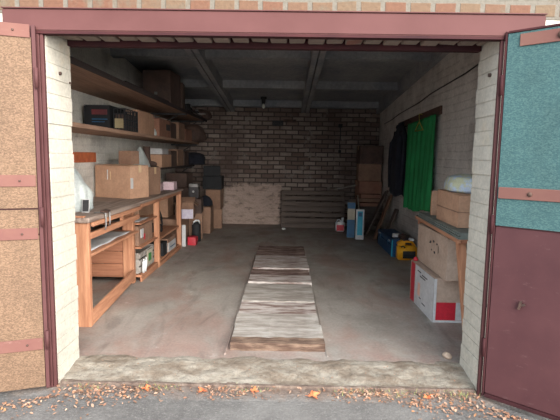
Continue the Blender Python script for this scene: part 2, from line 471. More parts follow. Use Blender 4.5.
# strip of dirt along the front wall and asphalt
bm = bmesh.new()
def dz(x, y):
    n = noise.noise(Vector((x*7, y*10, 1)))*.010+noise.noise(Vector((x*23, y*23, 5)))*.005
    k = max(0, min(1, (y+.15)/.16)); return -.066+k*.028+n*k
grid(bm, -3.2, 3.0, -.16, .05, 190, 10, dz)
st = struct('ground_strip', bm, M['ground'], None, True); st.name = 'trim_2'
bm = bmesh.new()
grid(bm, -14, 14, -16, -.12, 60, 40, lambda x, y: -.062+.003*noise.noise(Vector((x, y, 0)))-.004*min(4, abs(y)))
struct('ground', bm, M['ground'], None, True)

# side and back walls
bm = bmesh.new(); bb(bm, XL-.25, XL, T, YB+.25, -.1, 3.4); struct('wall_left', bm, M['wall_l'])
bm = bmesh.new(); bb(bm, XR, XR+.25, T, YB+.25, -.1, 3.4); struct('wall_right', bm, M['wall_r'])
bm = bmesh.new(); bb(bm, XL, XR, YB, YB+.25, -.1, 2.75); struct('wall_back', bm, M['back'])
# front wall: two piers laid course by course, and the brickwork above the door
def pier(name, x0, x1, inner):
    bm = bmesh.new(); z = -.12; k = 0
    while z < 2.30:
        h = .095
        j = rng.uniform(-.004, .004); d = rng.uniform(-.002, .002)
        a, b = (x0, x1+j) if inner > 0 else (x0+j, x1)
        v = bb(bm, a, b, d, T+rng.uniform(-.006, .006), z, z+h-.0002)
        z += h; k += 1
    bevel(bm, .0035, 2)
    return struct(name, bm, M['jamb'])
pier('wall_front_left', -4.2, JL, 1)
pier('wall_front_right', JR, 4.0, -1)
bm = bmesh.new(); bb(bm, -4.2, 4.0, .0, T, 2.352, 4.2)
struct('wall_front_top', bm, M['facade'])
bm = bmesh.new()
x = JL+.005; k = 0
while x < JR-.02:
    w = min(.118, JR-.005-x)
    bx(bm, x+w/2, .15, 2.302+rng.uniform(-.005, .004), w-.01, .265, .088, None, .003); x += .125
bevel(bm, .006, 1)
struct('trim_4', bm, M['soffit'])

# lintel: painted steel channel over the door
t = bpy.data.objects.new('trim_5', None); COL.objects.link(t); t['kind'] = 'structure'
bm = bmesh.new()
bb(bm, -1.735, 1.545, -.05, -.005, 2.237, 2.366); bevel(bm, .006, 2); obj('channel_face', bm, M['lintel_paint'], t)
bm = bmesh.new(); bb(bm, -1.56, 1.34, -.045, .012, 2.222, 2.236); obj('lower_flange', bm, M['maroon_dark'], t)
bm = bmesh.new(); bb(bm, -1.735, 1.545, -.058, -.002, 2.3665, 2.372); obj('upper_flange', bm, M['lintel_paint'], t)
bm = bmesh.new(); bb(bm, JL+.004, JR-.004, .286, .296, 2.226, 2.36); bb(bm, JL+.004, JR-.004, .2965, .345, 2.226, 2.236)
o = struct('trim_6', bm, M['maroon_dark'])
# door frame posts
bm = bmesh.new(); bb(bm, -1.545, -1.521, -.042, -.008, -.05, 2.221); bb(bm, -1.519, -1.499, -.036, -.008, -.05, 2.221); bevel(bm, .003, 1)
struct('trim_7', bm, M['maroon'])
bm = bmesh.new(); bb(bm, 1.292, 1.314, -.034, -.008, -.05, 2.221); bevel(bm, .003, 1)
struct('trim_8', bm, M['maroon'])

# ceiling: ribbed precast slabs
bm = bmesh.new()
def sl(x0, x1, y0, y1, z0, z1):
    """box sheared to the roof slope; z relative to the rib underside"""
    v = bb(bm, x0, x1, y0, y1, 0, 1)
    for q in v: q.co.z = zc(q.co.y)+(z1 if q.co.z > .5 else z0)
sl(XL-.05, XR+.05, T-.05, YB+.1, .2, .3)
for xr in (2.02, .40, -1.21):
    sl(xr-.085, xr-.008, T, YB, 0, .2); sl(xr+.008, xr+.085, T, YB, 0, .2)
for yr in (.6, 1.95, 3.65, 5.45, 7.12):
    sl(XL, XR, yr-.06, yr+.06, .07, .2)
struct('ceiling', bm, M['ceiling'])
# ring of mortar where slabs land on the right wall is the wall itself

# ------------------------------------------------------------------ doors
def leaf(name, hx, hy, ang, width, side):
    """leaf hinged at (hx,hy); local +x runs away from the hinge, local -y faces the camera"""
    r = bpy.data.objects.new(name, None); COL.objects.link(r); r['kind'] = 'structure'
    r.location = (hx, hy, 0); r.rotation_euler = (0, 0, ang)
    return r
# left leaf: extends to world -x and toward the camera. local x -> (-cos20,-sin20)
dl = leaf('door_1', -1.530, -.055, PI+R(20), 1.45, 0)
# in this frame the camera side is local +y
zb, zt = -.03, 2.262
box_obj('hinge_stile', (0, .022, -.02, .025, zb, zt), M['maroon'], dl, .002)
box_obj('outer_stile', (1.41, 1.45, -.02, .025, zb, zt), M['maroon'], dl, .002)
box_obj('steel_sheet', (.0225, 1.41, -.02, -.004, zb, zt), M['maroon_sheet'], dl, 0)
for z0, z1 in ((1.155, 2.19), (.99, 1.145), (-.02, .982)):
    box_obj('chipboard_panel', (.026, 1.405, -.003, .018, z0, z1), M['chip'], dl, .001)
for z0, z1 in ((2.185, 2.262), (1.29, 1.362), (.958, 1.03), (.235, .312)):
    s = box_obj('strap', (.03, 1.40, .0185, .026, z0, z1), M['strap'], dl, .002)
    for bxp in (.12, 1.25):
        b2 = bmesh.new(); lathe(b2, [(.007, 0), (.007, .004), (.002, .006)], 10)
        bo = obj('bolt', b2, M['rust'], s, True); bo.location = (bxp, .026, (z0+z1)/2); bo.rotation_euler = (-PI/2, 0, 0)
for z in (.3, 1.1, 1.95):
    b2 = bmesh.new(); tube(b2, [(.002, .035, z-.06), (.002, .035, z+.06)], .011); obj('hinge', b2, M['maroon'], dl, True)
# right leaf: local x -> (cos41,-sin41); camera side is local -y
dr = leaf('door_2', 1.318, -.045, -R(41), 1.45, 1)
box_obj('hinge_stile', (0, .012, -.025, .02, zb, zt), M['maroon_dark'], dr, .002)
box_obj('outer_stile', (1.41, 1.45, -.025, .02, zb, zt), M['maroon'], dr, .002)
box_obj('top_edge', (.02, 1.41, -.03, .02, zt-.012, zt), M['maroon_dark'], dr, .001)
box_obj('bottom_edge', (.02, 1.41, -.03, .02, zb, zb+.02), M['maroon_dark'], dr, .001)
box_obj('steel_sheet', (.02, 1.41, -.006, .012, zb+.02, zt-.012), M['maroon_sheet'], dr, 0)
box_obj('chipboard_panel', (.016, 1.405, -.024, -.007, 1.095, zt-.014), M['teal'], dr, .001)
box_obj('steel_sheet', (.016, 1.405, -.015, -.007, -.005, 1.085), M['maroon_sheet'], dr, .001)
s = box_obj('strap', (.022, 1.40, -.033, -.0245, 1.265, 1.335), M['strap'], dr, .002)
for bxp in (.2, .75, 1.25):
    b2 = bmesh.new(); lathe(b2, [(.014, 0), (.014, .006), (.005, .01)], 10)
    bo = obj('bolt', b2, M['rust'], s, True); bo.location = (bxp, -.033, 1.3); bo.rotation_euler = (PI/2, 0, 0)
s = box_obj('strap', (.085, 1.40, -.033, -.0245, 2.165, 2.235), M['strap'], dr, .002)
b2 = bmesh.new(); lathe(b2, [(.02, 0), (.02, .008), (.006, .014)], 12)
bo = obj('bolt', b2, M['rust'], s, True); bo.location = (.3, -.033, 2.2); bo.rotation_euler = (PI/2, 0, 0)
b2 = bmesh.new(); bx(b2, .19, -.028, .62, .012, .02, .05, (0, R(12), 0)); bx(b2, .205, -.03, .625, .03, .01, .012, (0, R(-20), 0)); obj('catch', b2, M['rust'], dr)
for z in (.3, 1.1, 1.95):
    b2 = bmesh.new(); tube(b2, [(-.002, -.032, z-.06), (-.002, -.032, z+.06)], .010); obj('hinge', b2, M['maroon_dark'], dr, True)

# ------------------------------------------------------------------ pit covered with planks
PX0, PX1 = -.425, .33
boards = [ # y0, y1, top z, material, label
 (.50, .62, .065, 'beam', 'thick split brown beam across the near end of the pit cover'),
 (.63, .93, .060, 'old_wood', 'grey pit board directly behind the split brown beam, nearest wide plank'),
 (.94, 1.22, .054, 'old_wood', 'grey pit board just before the second step, second wide plank from the doorway'),
 (1.25, 1.62, .036, 'old_wood_pale', 'pale grey wide pit plank with a raised near edge, third wide plank from the doorway'),
 (1.63, 2.27, .046, 'old_wood', 'widest smooth grey sheet in the middle of the pit cover'),
 (2.30, 2.62, .060, 'old_wood_pale', 'pale raised pit board with a light worn front edge'),
 (2.66, 2.97, .045, 'old_wood_red', 'dark reddish pit board just behind the raised pale one'),
 (3.00, 3.19, .058, 'old_wood_pale', 'narrow pale splintered pit board in the far half of the cover'),
 (3.21, 3.80, .050, 'old_wood_pale', 'broad whitish scuffed pit board in the far half of the cover'),
 (3.83, 4.12, .044, 'old_wood_red', 'reddish pit board second from the far end of the cover'),
 (4.15, 4.62, .036, 'old_wood_red', 'dark farthest board of the pit cover, in the middle of the floor'),
]
for y0, y1, z, mm, lab in boards:
    jx = rng.uniform(-.012, .012)
    bm = bmesh.new(); w = PX1-PX0-.02
    bx(bm, 0, 0, (z+.001)/2, w, y1-y0, z-.001)
    bmesh.ops.subdivide_edges(bm, edges=[e for e in bm.edges if abs((e.verts[0].co-e.verts[1].co).x) > .3], cuts=14)
    for v in bm.verts:
        if abs(v.co.y) > (y1-y0)*.4: v.co.y += rng.uniform(-.006, .006)
        if v.co.z > .02: v.co.z += rng.uniform(-.003, .002)
    o = obj('pit_board', bm, M[mm]); tag(o, lab, 'board', 'boards covering the inspection pit')
    o.location = ((PX0+PX1)/2+jx, (y0+y1)/2, 0); o.rotation_euler = (0, 0, R(rng.uniform(-.5, .5)))
# steel angles along the pit's long sides
bm = bmesh.new(); bb(bm, JL+.02, JR-.02, .0, .022, -.05, -.026); struct('trim_10', bm, M['ground'])
bm = bmesh.new(); bb(bm, PX0-.018, PX0-.004, .42, 4.66, 0, .012); bb(bm, PX1+.006, PX1+.018, .42, 4.66, 0, .006)
struct('trim_9', bm, M['floor'])

# ------------------------------------------------------------------ workbench (left)
BT = .96
wb = thing('workbench', 'long rough orange pine workbench along the left wall with open bays', 'workbench', (-1.66, .9, 0))
def P(name, x0, x1, y0, y1, z0, z1, m, bev=.003, lab=None): return box_obj(name, (x0+1.66, x1+1.66, y0-.9, y1-.9, z0, z1), M[m], wb, bev, lab)
P('top', XL+.004, -1.645, .90, 2.30, BT-.045, BT, 'bench_top', .008, 'worn grey brown plank top')
P('top', XL+.004, -1.65, 2.303, 4.58, BT-.03, BT, 'bench_top', .004)
P('leg', -1.795, -1.665, .925, .975, 0, BT-.046, 'bench')
P('leg', -1.87, -1.745, 2.335, 2.40, 0, BT-.031, 'bench')
P('leg', -1.735, -1.665, 3.14, 3.20, 0, BT-.031, 'bench')
P('leg', -1.735, -1.665, 4.44, 4.50, 0, BT-.031, 'bench')
for y in (.93, 2.345, 3.15, 4.45): P('leg', XL+.01, XL+.07, y, y+.05, 0, BT-.046, 'bench')
P('rail', -1.664, -1.64, .985, 2.33, BT-.085, BT-.047, 'bench_y')
P('rail', -1.69, -1.665, .985, 2.33, .765, .82, 'bench_y')
P('rail', -1.69, -1.665, 1.75, 1.80, .822, BT-.087, 'bench_y')
P('rail', -1.69, -1.665, 2.41, 4.43, BT-.075, BT-.032, 'bench_y')
P('shelf', XL+.08, -1.68, .985, 2.33, .605, .628, 'bench_y')
P('shelf', XL+.08, -1.68, 2.41, 3.13, .68, .70, 'bench_y')
P('shelf', XL+.08, -1.68, 2.41, 3.13, .395, .415, 'bench_y')
P('shelf', XL+.08, -1.68, 2.41, 3.13, .055, .08, 'bench_y')
P('shelf', XL+.08, -1.69, 3.21, 4.43, .35, .375, 'bench_y')
P('shelf', XL+.08, -1.69, 3.21, 4.43, .05, .075, 'bench_y')
P('shelf', XL+.08, -2.0, 3.21, 4.43, .58, .60, 'bench_y')
for z0, z1 in ((.07, .225), (.23, .375), (.38, .50), (.505, .602)): P('partition_board', XL+.08, -1.875, 2.345, 2.365, z0, z1, 'partition')
bm = bmesh.new(); bx(bm, -.055, .75, .085, .028, 1.38, .125, (R(1.8), 0, R(3.0)), .003); bevel(bm, .004, 1); obj('runner', bm, M['bench_y'], wb)
P('runner', -1.70, -1.675, 2.41, 3.13, .0, .054, 'bench_y')
P('runner', -1.69, -1.665, 3.21, 4.43, .0, .049, 'bench_y')

# paper on the first shelf
bm = bmesh.new()
grid(bm, -.26, .26, -.55, .55, 14, 20, lambda x, y: .008+.012*noise.noise(Vector((x*5, y*4, 2)))+.0)
tag(obj('paper_sheet', bm, M['white'], None, True), 'large rumpled white paper sheet on the first workbench shelf', 'paper', loc=(-1.98, 1.62, .632))
s = bpy.data.objects['paper_sheet'].modifiers.new('t', 'SOLIDIFY'); s.thickness = .002
bm = bmesh.new(); grid(bm, -.16, .16, -.22, .22, 8, 8, lambda x, y: .006+.008*noise.noise(Vector((x*8, y*6, 7))))
o = tag(obj('paper_sheet', bm, M['white'], None, True), 'small white paper heap on the upper shelf of the second bench bay', 'paper', loc=(-1.88, 2.68, .704)); s = o.modifiers.new('t', 'SOLIDIFY'); s.thickness = .002
# bay 2
carton('brown box with red and white sticker, on the middle shelf of the second bench bay', -1.94, 2.77, .416, .42, .56, .235, 0, 'carton_brown', tape=False,
       marks=[side_mark('sticker', .42, .56, .235, 1, .12, .3, .35, .8, 'white'), side_mark('sticker', .42, .56, .235, 1, .33, .42, .2, .5, 'red')])
t = thing('wooden_crate', 'grey slatted crate with green picture label, bottom shelf of the second bench bay', 'crate', (-1.93, 2.77, .081))
for z in (.0, .085, .17): 
    box_obj('slat', (.2, .215, -.3, .3, z+.01, z+.075), M['old_wood'], t); box_obj('slat', (-.215, -.2, -.3, .3, z+.01, z+.075), M['old_wood'], t)
for s_ in (-.3, .285): box_obj('end_board', (-.2, .2, s_, s_+.015, 0, .25), M['old_wood'], t)
box_obj('bottom_board', (-.2, .2, -.285, .285, 0, .012), M['old_wood'], t)
box_obj('picture_label', (.2155, .222, -.02, .2, .04, .22), M['cream'], t, 0, 'cream label with green patch')
box_obj('green_patch', (.2222, .224, .03, .15, .08, .18), M['green_label'], bpy.data.objects['picture_label'], 0)
for i, (y, r_) in enumerate(((2.53, 12), (2.60, -14))):
    bm = bmesh.new(); tube(bm, [(0, 0, 0), (.01, 0, .14)], [.016, .016], 10); tube(bm, [(.011, 0, .141), (.013, 0, .17)], [.009, .009], 8)
    tag(obj('plastic_bottle', bm, M['white_plastic'], None, True), ['small white bottle tilting in front of the green labelled crate', 'second small white bottle beside the crate with green label'][i], 'bottle', loc=(-1.695, y, .082), rot=(R(r_)*.4, 0, 0))
# bay 3
carton('plain tan carton tucked right under the bench top in the third bay', -2.17, 3.85, .601, .3, .8, .27, 0, 'carton', tape=False)
t = thing('hose_coil', 'coil of black hose on the middle shelf of the third bench bay', 'hose', (-1.95, 3.75, .376))
bm = bmesh.new(); p = []
for i in range(120):
    a = i/120*2*PI*4; p.append((.15*math.cos(a), .2*math.sin(a), .018+i/120*.09))
tube(bm, p, .016, 8); obj('hose', bm, M['black'], t, True)
bm = bmesh.new(); tube(bm, [(.12, .1, .05), (.13, .14, .1), (.1, .2, .22), (.05, .26, .3)], .014, 8); obj('hose_end', bm, M['black'], t, True)
carton('low carton with white printed side on the bottom shelf of the third bench bay', -1.90, 3.98, .076, .4, .46, .2, 0, 'carton_brown', tape=False,
       marks=[side_mark('printed_panel', .4, .46, .2, 1, .02, .98, .02, .7, 'white'), front_mark('printed_panel', .4, .46, .2, .02, .98, .02, .7, 'white'), side_mark('print', .4+.017, .46, .2, 1, .2, .8, .3, .36, 'blue_print')])
carton('black case on the bottom shelf of the third bench bay, beside the white printed carton', -1.91, 3.58, .076, .42, .22, .19, 0, 'black', tape=False, cat='case', name='storage_case')

# on the bench top
def blob(name, w, d, h, seed, m, label, cat, loc, amp=.18, pinch=.0, rotz=0, pr=None):
    bm = bmesh.new()
    prof = pr or [(.02, 0), (.42, .0), (.5, .06), (.5, .35), (.42, .62), (.3, .82), (.14, .95), (.05, 1.0)]
    ps = []
    for i in range(len(prof)-1):
        for k in range(4):
            a = k/4; ps.append((prof[i][0]*(1-a)+prof[i+1][0]*a, (prof[i][1]*(1-a)+prof[i+1][1]*a)*h))
    ps.append((prof[-1][0], prof[-1][1]*h))
    lathe(bm, ps, 40, 0, 0, w, d, lambda a, z: amp*(noise.noise(Vector((math.cos(a)*2.2, math.sin(a)*2.2, z*5+seed)))+.5*noise.noise(Vector((math.cos(a)*6, math.sin(a)*6, z*6+seed)))+.22*math.sin(a*11+z*9+seed)*abs(noise.noise(Vector((a, z*3, seed)))))*min(1, z/.05+.2))
    o = obj(name, bm, m, None, True); tag(o, label, cat, loc=loc, rot=(0, 0, R(rotz))); return o
blob('plastic_bag', .46, .34, .43, 3, M['bag'], 'crumpled white plastic bag at the near end of the workbench', 'bag', (-2.06, 1.40, BT+.001), .3, pr=[(.02, 0), (.46, 0), (.5, .05), (.47, .3), (.42, .55), (.32, .78), (.19, .93), (.05, 1)])
t = thing('picture_card', 'small black and white picture card leaning on the white plastic bag', 'card', (-1.83, 1.27, BT+.001))
bm = bmesh.new(); bx(bm, 0, .008, .062, .07, .003, .124, (R(-10), 0, 0)); obj('card', bm, M['white'], t)
bm = bmesh.new(); bx(bm, 0, .0045, .062, .056, .003, .108, (R(-10), 0, 0)); obj('dark_field', bm, M['ink'], t)
bm = bmesh.new(); lathe(bm, [(.001, 0), (.012, .004), (.009, .02), (.014, .03), (.006, .045), (.001, .05)], 10, 0, 0, 1, .12); o = obj('pale_figure', bm, M['white'], t); o.location = (.004, .002, .022); o.rotation_euler = (R(-10), R(25), 0)
tag(box_obj('wood_strip', (-.33, .33, -.022, .022, 0, .014), M['bench_y']), 'thin orange wooden strip lying along the near edge of the bench top', 'wood strip', loc=(-2.02, .925, BT+.001), rot=(0, 0, R(-1)))
t = thing('screw_clamp', 'two pronged metal screw clamp gripping the near front edge of the bench', 'clamp', (-1.66, 1.22, BT))
bm = bmesh.new(); tube(bm, [(-.07, 0, .008), (.01, 0, .012), (.035, 0, .0), (.035, 0, -.1), (.03, 0, -.14), (.022, 0, -.145)], .007, 8); obj('jaw_frame', bm, M['grey_metal'], t, True)
bm = bmesh.new(); tube(bm, [(-.06, .1, .008), (.012, .1, .014), (.034, .1, 0), (.034, .1, -.09), (.03, .1, -.12)], .006, 8); obj('jaw_frame', bm, M['grey_metal'], t, True)
bm = bmesh.new(); bx(bm, .012, .05, .018, .05, .13, .016, (0, R(10), 0)); bevel(bm, .003, 1); obj('bridge', bm, M['rust'], t)

carton('large closed tan cardboard box on the workbench', -2.065, 2.93, BT+.001, .56, .34, .405, -24, 'carton', 'closed',
       marks=[front_mark('tape_scrap', .56, .34, .405, .36, .38, .55, .85, 'white'), front_mark('tape_scrap', .56, .34, .405, .44, .46, .55, .8, 'tape'), side_mark('tape_scrap', .56, .34, .405, 1, .02, .14, .3, .62, 'white')])
carton('medium cardboard box just behind the large tan box on the workbench', -1.915, 3.36, BT+.001, .32, .3, .37, -14, 'carton_brown', 'closed',
       marks=[front_mark('tape_scrap', .32, .3, .37, .1, .2, .0, .4, 'tape')])
carton('small brown box standing on top of the large tan box', -1.99, 2.97, BT+.413, .19, .16, .17, -20, 'carton_brown', tape=False)
carton('pale pink small box on the bench, nearer of two', -1.93, 4.02, BT+.001, .15, .22, .12, 5, 'pink', tape=False, group='pale pink boxes on the bench')
carton('pale pink small box on the bench, farther of two', -1.80, 4.33, BT+.001, .16, .22, .125, 0, 'pink', tape=False, group='pale pink boxes on the bench')
tag(box_obj('wood_block', (0, .03, -.3, .3, 0, .12), M['orange_brick']), 'bright orange wooden block fixed on the left wall above the plastic bag', 'wood block', loc=(XL+.001, 2.63, 1.395))

# ------------------------------------------------------------------ wall shelves (left)
def wall_shelf(label, z, xf, y0, y1, mm, bys, split=True, depth=.035):
    t = thing('wall_shelf', label, 'shelf', (XL, y0, z))
    w = xf-XL
    for k in range(2):
        a = .004+k*(w/2); b_ = a+w/2-.008
        n = 2
        for j in range(n):
            ya = (y1-y0)*j/n+.003; yb_ = (y1-y0)*(j+1)/n-.003
            box_obj('shelf_board', (a, b_, ya, yb_, -depth, 0), M[mm], t, .003, jit=.002)
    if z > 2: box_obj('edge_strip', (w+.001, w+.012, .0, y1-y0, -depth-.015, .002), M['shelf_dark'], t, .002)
    for by in bys:
        b2 = bmesh.new()
        bx(b2, w/2, by-y0, -depth-.018, w-.03, .035, .03)
        obj('bracket_arm', b2, M['dark_metal'], t)
        b2 = bmesh.new(); L_ = math.hypot(w*.75, .3)
        bx(b2, w*.4, by-y0, -depth-.033-.13, L_*.93, .025, .018, (0, -math.atan2(.26, w*.75), 0)); obj('bracket_strut', b2, M['dark_metal'], t)
    return t
Z1, Z2, Z3 = 2.25, 1.77, 1.30
wall_shelf('topmost long plank shelf on the left wall, pale boards seen from below', Z1, -1.70, .42, 7.1, 'shelf_wood', (.55, 5.2, 6.9))
wall_shelf('middle long shelf on the left wall with boxes in a row', Z2, -1.85, .42, 7.1, 'shelf_wood', (.7, 6.9), depth=.04)
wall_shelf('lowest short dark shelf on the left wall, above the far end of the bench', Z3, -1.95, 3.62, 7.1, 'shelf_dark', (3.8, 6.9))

# middle shelf contents
g2 = 'boxes on the middle left shelf'
carton('black carton with faded red print, nearest item on the middle left shelf', -2.195, 2.76, Z2+.001, .30, .5, .29, 0, 'black', tape=False, group=g2,
       marks=[front_mark('red_print', .30, .5, .29, .3, .9, .62, .82, 'dull_red'), front_mark('print_line', .30, .5, .29, .3, .9, .42, .46, 'blue_print'), front_mark('print_line', .30, .5, .29, .3, .8, .32, .35, 'blue_print')])
t = thing('plastic_crate', 'dark grid sided crate with ochre label on the middle left shelf', 'crate', (-1.95, 2.775, Z2+.001), 0, g2)
for s_ in (-1, 1):
    b2 = bmesh.new()
    for k in range(8): bx(b2, s_*.07, -.224+k*.064, .13, .010, .010, .25)
    for k in range(5): bx(b2, s_*.07, 0, .006+k*.062, .012, .46, .010)
    obj('grid_side', b2, M['black'], t)
    b2 = bmesh.new()
    for k in range(4): bx(b2, -.06+k*.04, s_*.23, .13, .010, .010, .25)
    for k in range(5): bx(b2, 0, s_*.23, .006+k*.062, .14, .012, .010)
    obj('grid_end', b2, M['black'], t)
box_obj('crate_bottom', (-.065, .065, -.22, .22, 0, .01), M['black'], t, 0)
box_obj('dark_contents', (-.055, .055, -.2, .2, .012, .2), M['carton_dark'], t, .004)
box_obj('label_plate', (-.05, .05, -.243, -.2365, .03, .14), M['yellow_label'], t, 0)
carton('brown carton behind the dark grid crate, on the middle left shelf', -2.10, 3.19, Z2+.001, .44, .32, .29, 0, 'carton', tape=False, group=g2)
carton('tan carton in the centre of the middle left shelf with closed flaps', -2.12, 3.64, Z2+.001, .42, .50, .30, 2, 'carton', group=g2)
carton('reddish carton with dark square print on the middle left shelf', -2.10, 4.38, Z2+.001, .44, .68, .27, 0, 'carton_red', tape=False, group=g2,
       marks=[side_mark('dark_square', .44, .7, .27, 1, .55, .9, .4, .75, 'ink')])
blob('plastic_bag', .11, .07, .12, 9, M['bag'], 'small whitish bag stuffed before the reddish carton on the middle shelf', 'bag', (-1.96, 3.975, Z2+.001), .2)
carton('dark carton fourth from the back end of the middle left shelf', -2.11, 5.02, Z2+.001, .4, .5, .26, 2, 'carton_dark', tape=False, group=g2)
carton('brown carton beside the dark ones, far half of the middle left shelf', -2.09, 5.60, Z2+.001, .4, .45, .30, 0, 'carton_brown', tape=False, group=g2)
carton('low dark red carton near the back end of the middle left shelf', -2.09, 6.15, Z2+.001, .42, .5, .22, -3, 'carton_red', tape=False, group=g2)

# lowest shelf contents
blob('plastic_bag', .3, .3, .31, 21, M['bag'], 'white pointed bag at the near end of the lowest left shelf', 'bag', (-2.11, 3.83, Z3+.001), .12, pr=[(.02, 0), (.45, 0), (.48, .05), (.36, .35), (.22, .65), (.1, .9), (.03, 1)])
t = thing('felt_boot', 'dark brown boot standing behind the pointed white bag on the low shelf', 'boot', (-2.06, 4.17, Z3+.001))
bm = bmesh.new(); tube(bm, [(.09, 0, .045), (.05, 0, .05), (-.02, 0, .06), (-.05, 0, .1), (-.055, 0, .2), (-.055, 0, .32)], [.03, .045, .05, .052, .05, .056], 14); obj('shaft', bm, M['carton_dark'], t, True)
bm = bmesh.new(); bx(bm, .01, 0, .01, .22, .09, .02); bevel(bm, .008, 2); obj('sole', bm, M['black'], t)
carton('brown carton carrying a white box on the lowest left shelf', -2.12, 4.68, Z3+.001, .36, .62, .2, 0, 'carton', tape=False)
carton('flat white box lying on the brown carton of the lowest left shelf', -2.12, 4.66, Z3+.206, .32, .5, .09, 3, 'white', tape=False)
g3 = 'dark cartons at the back of the lowest left shelf'
for y, d, h, mm, lab in ((5.26, .42, .27, 'carton_dark', 'dark carton next to the white topped one on the lowest left shelf'), (5.78, .5, .3, 'carton_brown', 'larger brown carton in the middle of the lowest shelf row'), (6.3, .4, .26, 'carton_dark', 'dark carton second from the back on the lowest left shelf'), ):
    carton(lab, -2.14, y, Z3+.001, .36, d, h, 0, mm, tape=False, group=g3, marks=[front_mark('label', .36, d, h, .3, .5, .3, .8, 'cream')] if y < 5.5 else [])

# top shelf contents
carton('large dark carton standing high on the top left shelf', -1.93, 4.42, Z1+.001, .42, .55, .50, -3, 'carton_dark', tape=False,
       marks=[front_mark('label_scrap', .42, .55, .50, .42, .53, .28, .36, 'grey_sheet'), front_mark('label_scrap', .42, .55, .50, .24, .33, .2, .26, 'grey_sheet')])
carton('tall narrow dark box beside the large carton on the top left shelf', -1.80, 4.93, Z1+.001, .18, .3, .42, 5, 'carton_dark', tape=False)
clut = [((-1.755, 2.1), (-1.765, 4.0)), ((-1.92, 1.5), (-1.88, 3.4)), ((-2.03, 2.3), (-2.03, 3.95)), ((-2.16, 1.4), (-2.17, 3.6)), ((-2.3, .8), (-2.30, 2.9))]
labs = ['dark plank lying along the front edge of the top left shelf', 'second plank from the front edge on the top left shelf', 'brown plank in the middle of the top left shelf, before the large carton',
        'old plank lying behind the others on the top left shelf', 'rearmost plank on the top left shelf, against the wall']
for (a, b_), lab in zip(clut, labs):
    d = Vector((b_[0]-a[0], b_[1]-a[1])); L_ = d.length
    bm = bmesh.new(); bb(bm, -.045, .045, -L_/2, L_/2, 0, .025, jit=.002)
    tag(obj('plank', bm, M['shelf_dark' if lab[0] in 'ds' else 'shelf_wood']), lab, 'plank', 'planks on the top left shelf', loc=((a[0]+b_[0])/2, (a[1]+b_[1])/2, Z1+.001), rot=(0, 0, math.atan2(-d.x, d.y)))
t = thing('metal_jar', 'dark tin can with pale lid at the back of the top left shelf', 'can', (-1.84, 5.75, Z1+.001))
bm = bmesh.new(); lathe(bm, [(.07, 0), (.075, .01), (.075, .17), (.07, .18)], 20); obj('can_body', bm, M['dark_metal'], t, True)
bm = bmesh.new(); lathe(bm, [(.06, .181), (.06, .195), (.02, .2)], 20); obj('lid', bm, M['white'], t, True)
jp = [(-1.84, 6.05, .15, .055, 'black'), (-1.98, 5.45, .2, .06, 'rust'), (-1.80, 6.56, .13, .05, 'dark_metal'), (-2.08, 5.9, .24, .07, 'black')]
jl = ['black jar with white cap in the far clutter of the top left shelf', 'rusty canister behind the pale lidded can on the top left shelf', 'small metal jar at the far end of the top left shelf', 'tall black canister by the wall on the far top left shelf']
for (x, y, h, r_, mm), lab in zip(jp, jl):
    t = thing('storage_jar', lab, 'jar', (x, y, Z1+.001), 0, 'jars on the top left shelf')
    bm = bmesh.new(); lathe(bm, [(r_*.9, 0), (r_, .01), (r_, h*.8), (r_*.6, h*.92), (r_*.6, h)], 20); obj('jar_body', bm, M[mm], t, True)
    bm = bmesh.new(); lathe(bm, [(r_*.66, h+.001), (r_*.66, h+.025), (r_*.3, h+.028)], 16); obj('lid', bm, M['white' if mm == 'black' else 'grey_metal'], t, True)
pp = [((-1.62, 4.75, .03), (-1.72, 6.6, .03)), ((-1.58, 6.27, .03), (-2.03, 6.42, .03))]
for k, (a, b_) in enumerate(pp):
    bm = bmesh.new(); tube(bm, [a, b_], .016, 10)
    o = tag(obj('steel_pipe', bm, M['grey_metal' if k else 'dark_metal'], None, True), ['dark steel pipe poking over the far edge of the top left shelf', 'shiny grey pipe poking out crosswise from the top left shelf'][k], 'pipe', loc=(0, 0, Z1-.012+k*.034))
carton('flat dark tool case lying at the far end of the top left shelf', -2.2, 5.05+.5, Z1+.001, .26, .5, .14, 0, 'black', tape=False, cat='case', name='tool_case')
carton('dark carton at the back end of the top left shelf', -2.22, 6.80, Z1+.001, .34, .4, .2, 0, 'carton_dark', tape=False)
t = thing('car_tyre', 'old black tyre wedged behind the jars on the top left shelf', 'tyre', (-2.21, 6.24, Z1+.001))
bm = bmesh.new()
p = [(.0+.13*math.cos(a), .13*math.sin(a), .055) for a in [i/28*2*PI for i in range(28)]]
tube(bm, p, .05, 10, True); obj('tread', bm, M['black'], t, True)
bm = bmesh.new(); tube(bm, [(.085*math.cos(a), .085*math.sin(a), .055) for a in [i/24*2*PI for i in range(24)]], .012, 8, True); obj('rim', bm, M['dark_metal'], t, True)
blob('dark_sack', .5, .5, .36, 51, M['carton_dark'], 'bulging dark sack hanging over the far edge of the middle left shelf', 'sack', (-1.93, 6.72, Z2+.001), .3, pr=[(.02, 0), (.4, 0), (.5, .12), (.5, .55), (.42, .8), (.24, .95), (.05, 1)])
blob('dark_sack', .5, .42, .26, 57, M['black_cloth'], 'dark lumpy sack over the far front edge of the lowest left shelf', 'sack', (-1.93, 6.86, Z3+.001), .3, pr=[(.02, 0), (.4, 0), (.5, .12), (.5, .55), (.42, .8), (.24, .95), (.05, 1)])
blob('dark_sack', .42, .4, .2, 63, M['carton_dark'], 'dark sack on the far end of the topmost left shelf, close to the ceiling', 'sack', (-1.78, 6.93, Z1+.001), .3, pr=[(.02, 0), (.4, 0), (.5, .12), (.5, .55), (.42, .8), (.24, .95), (.05, 1)])
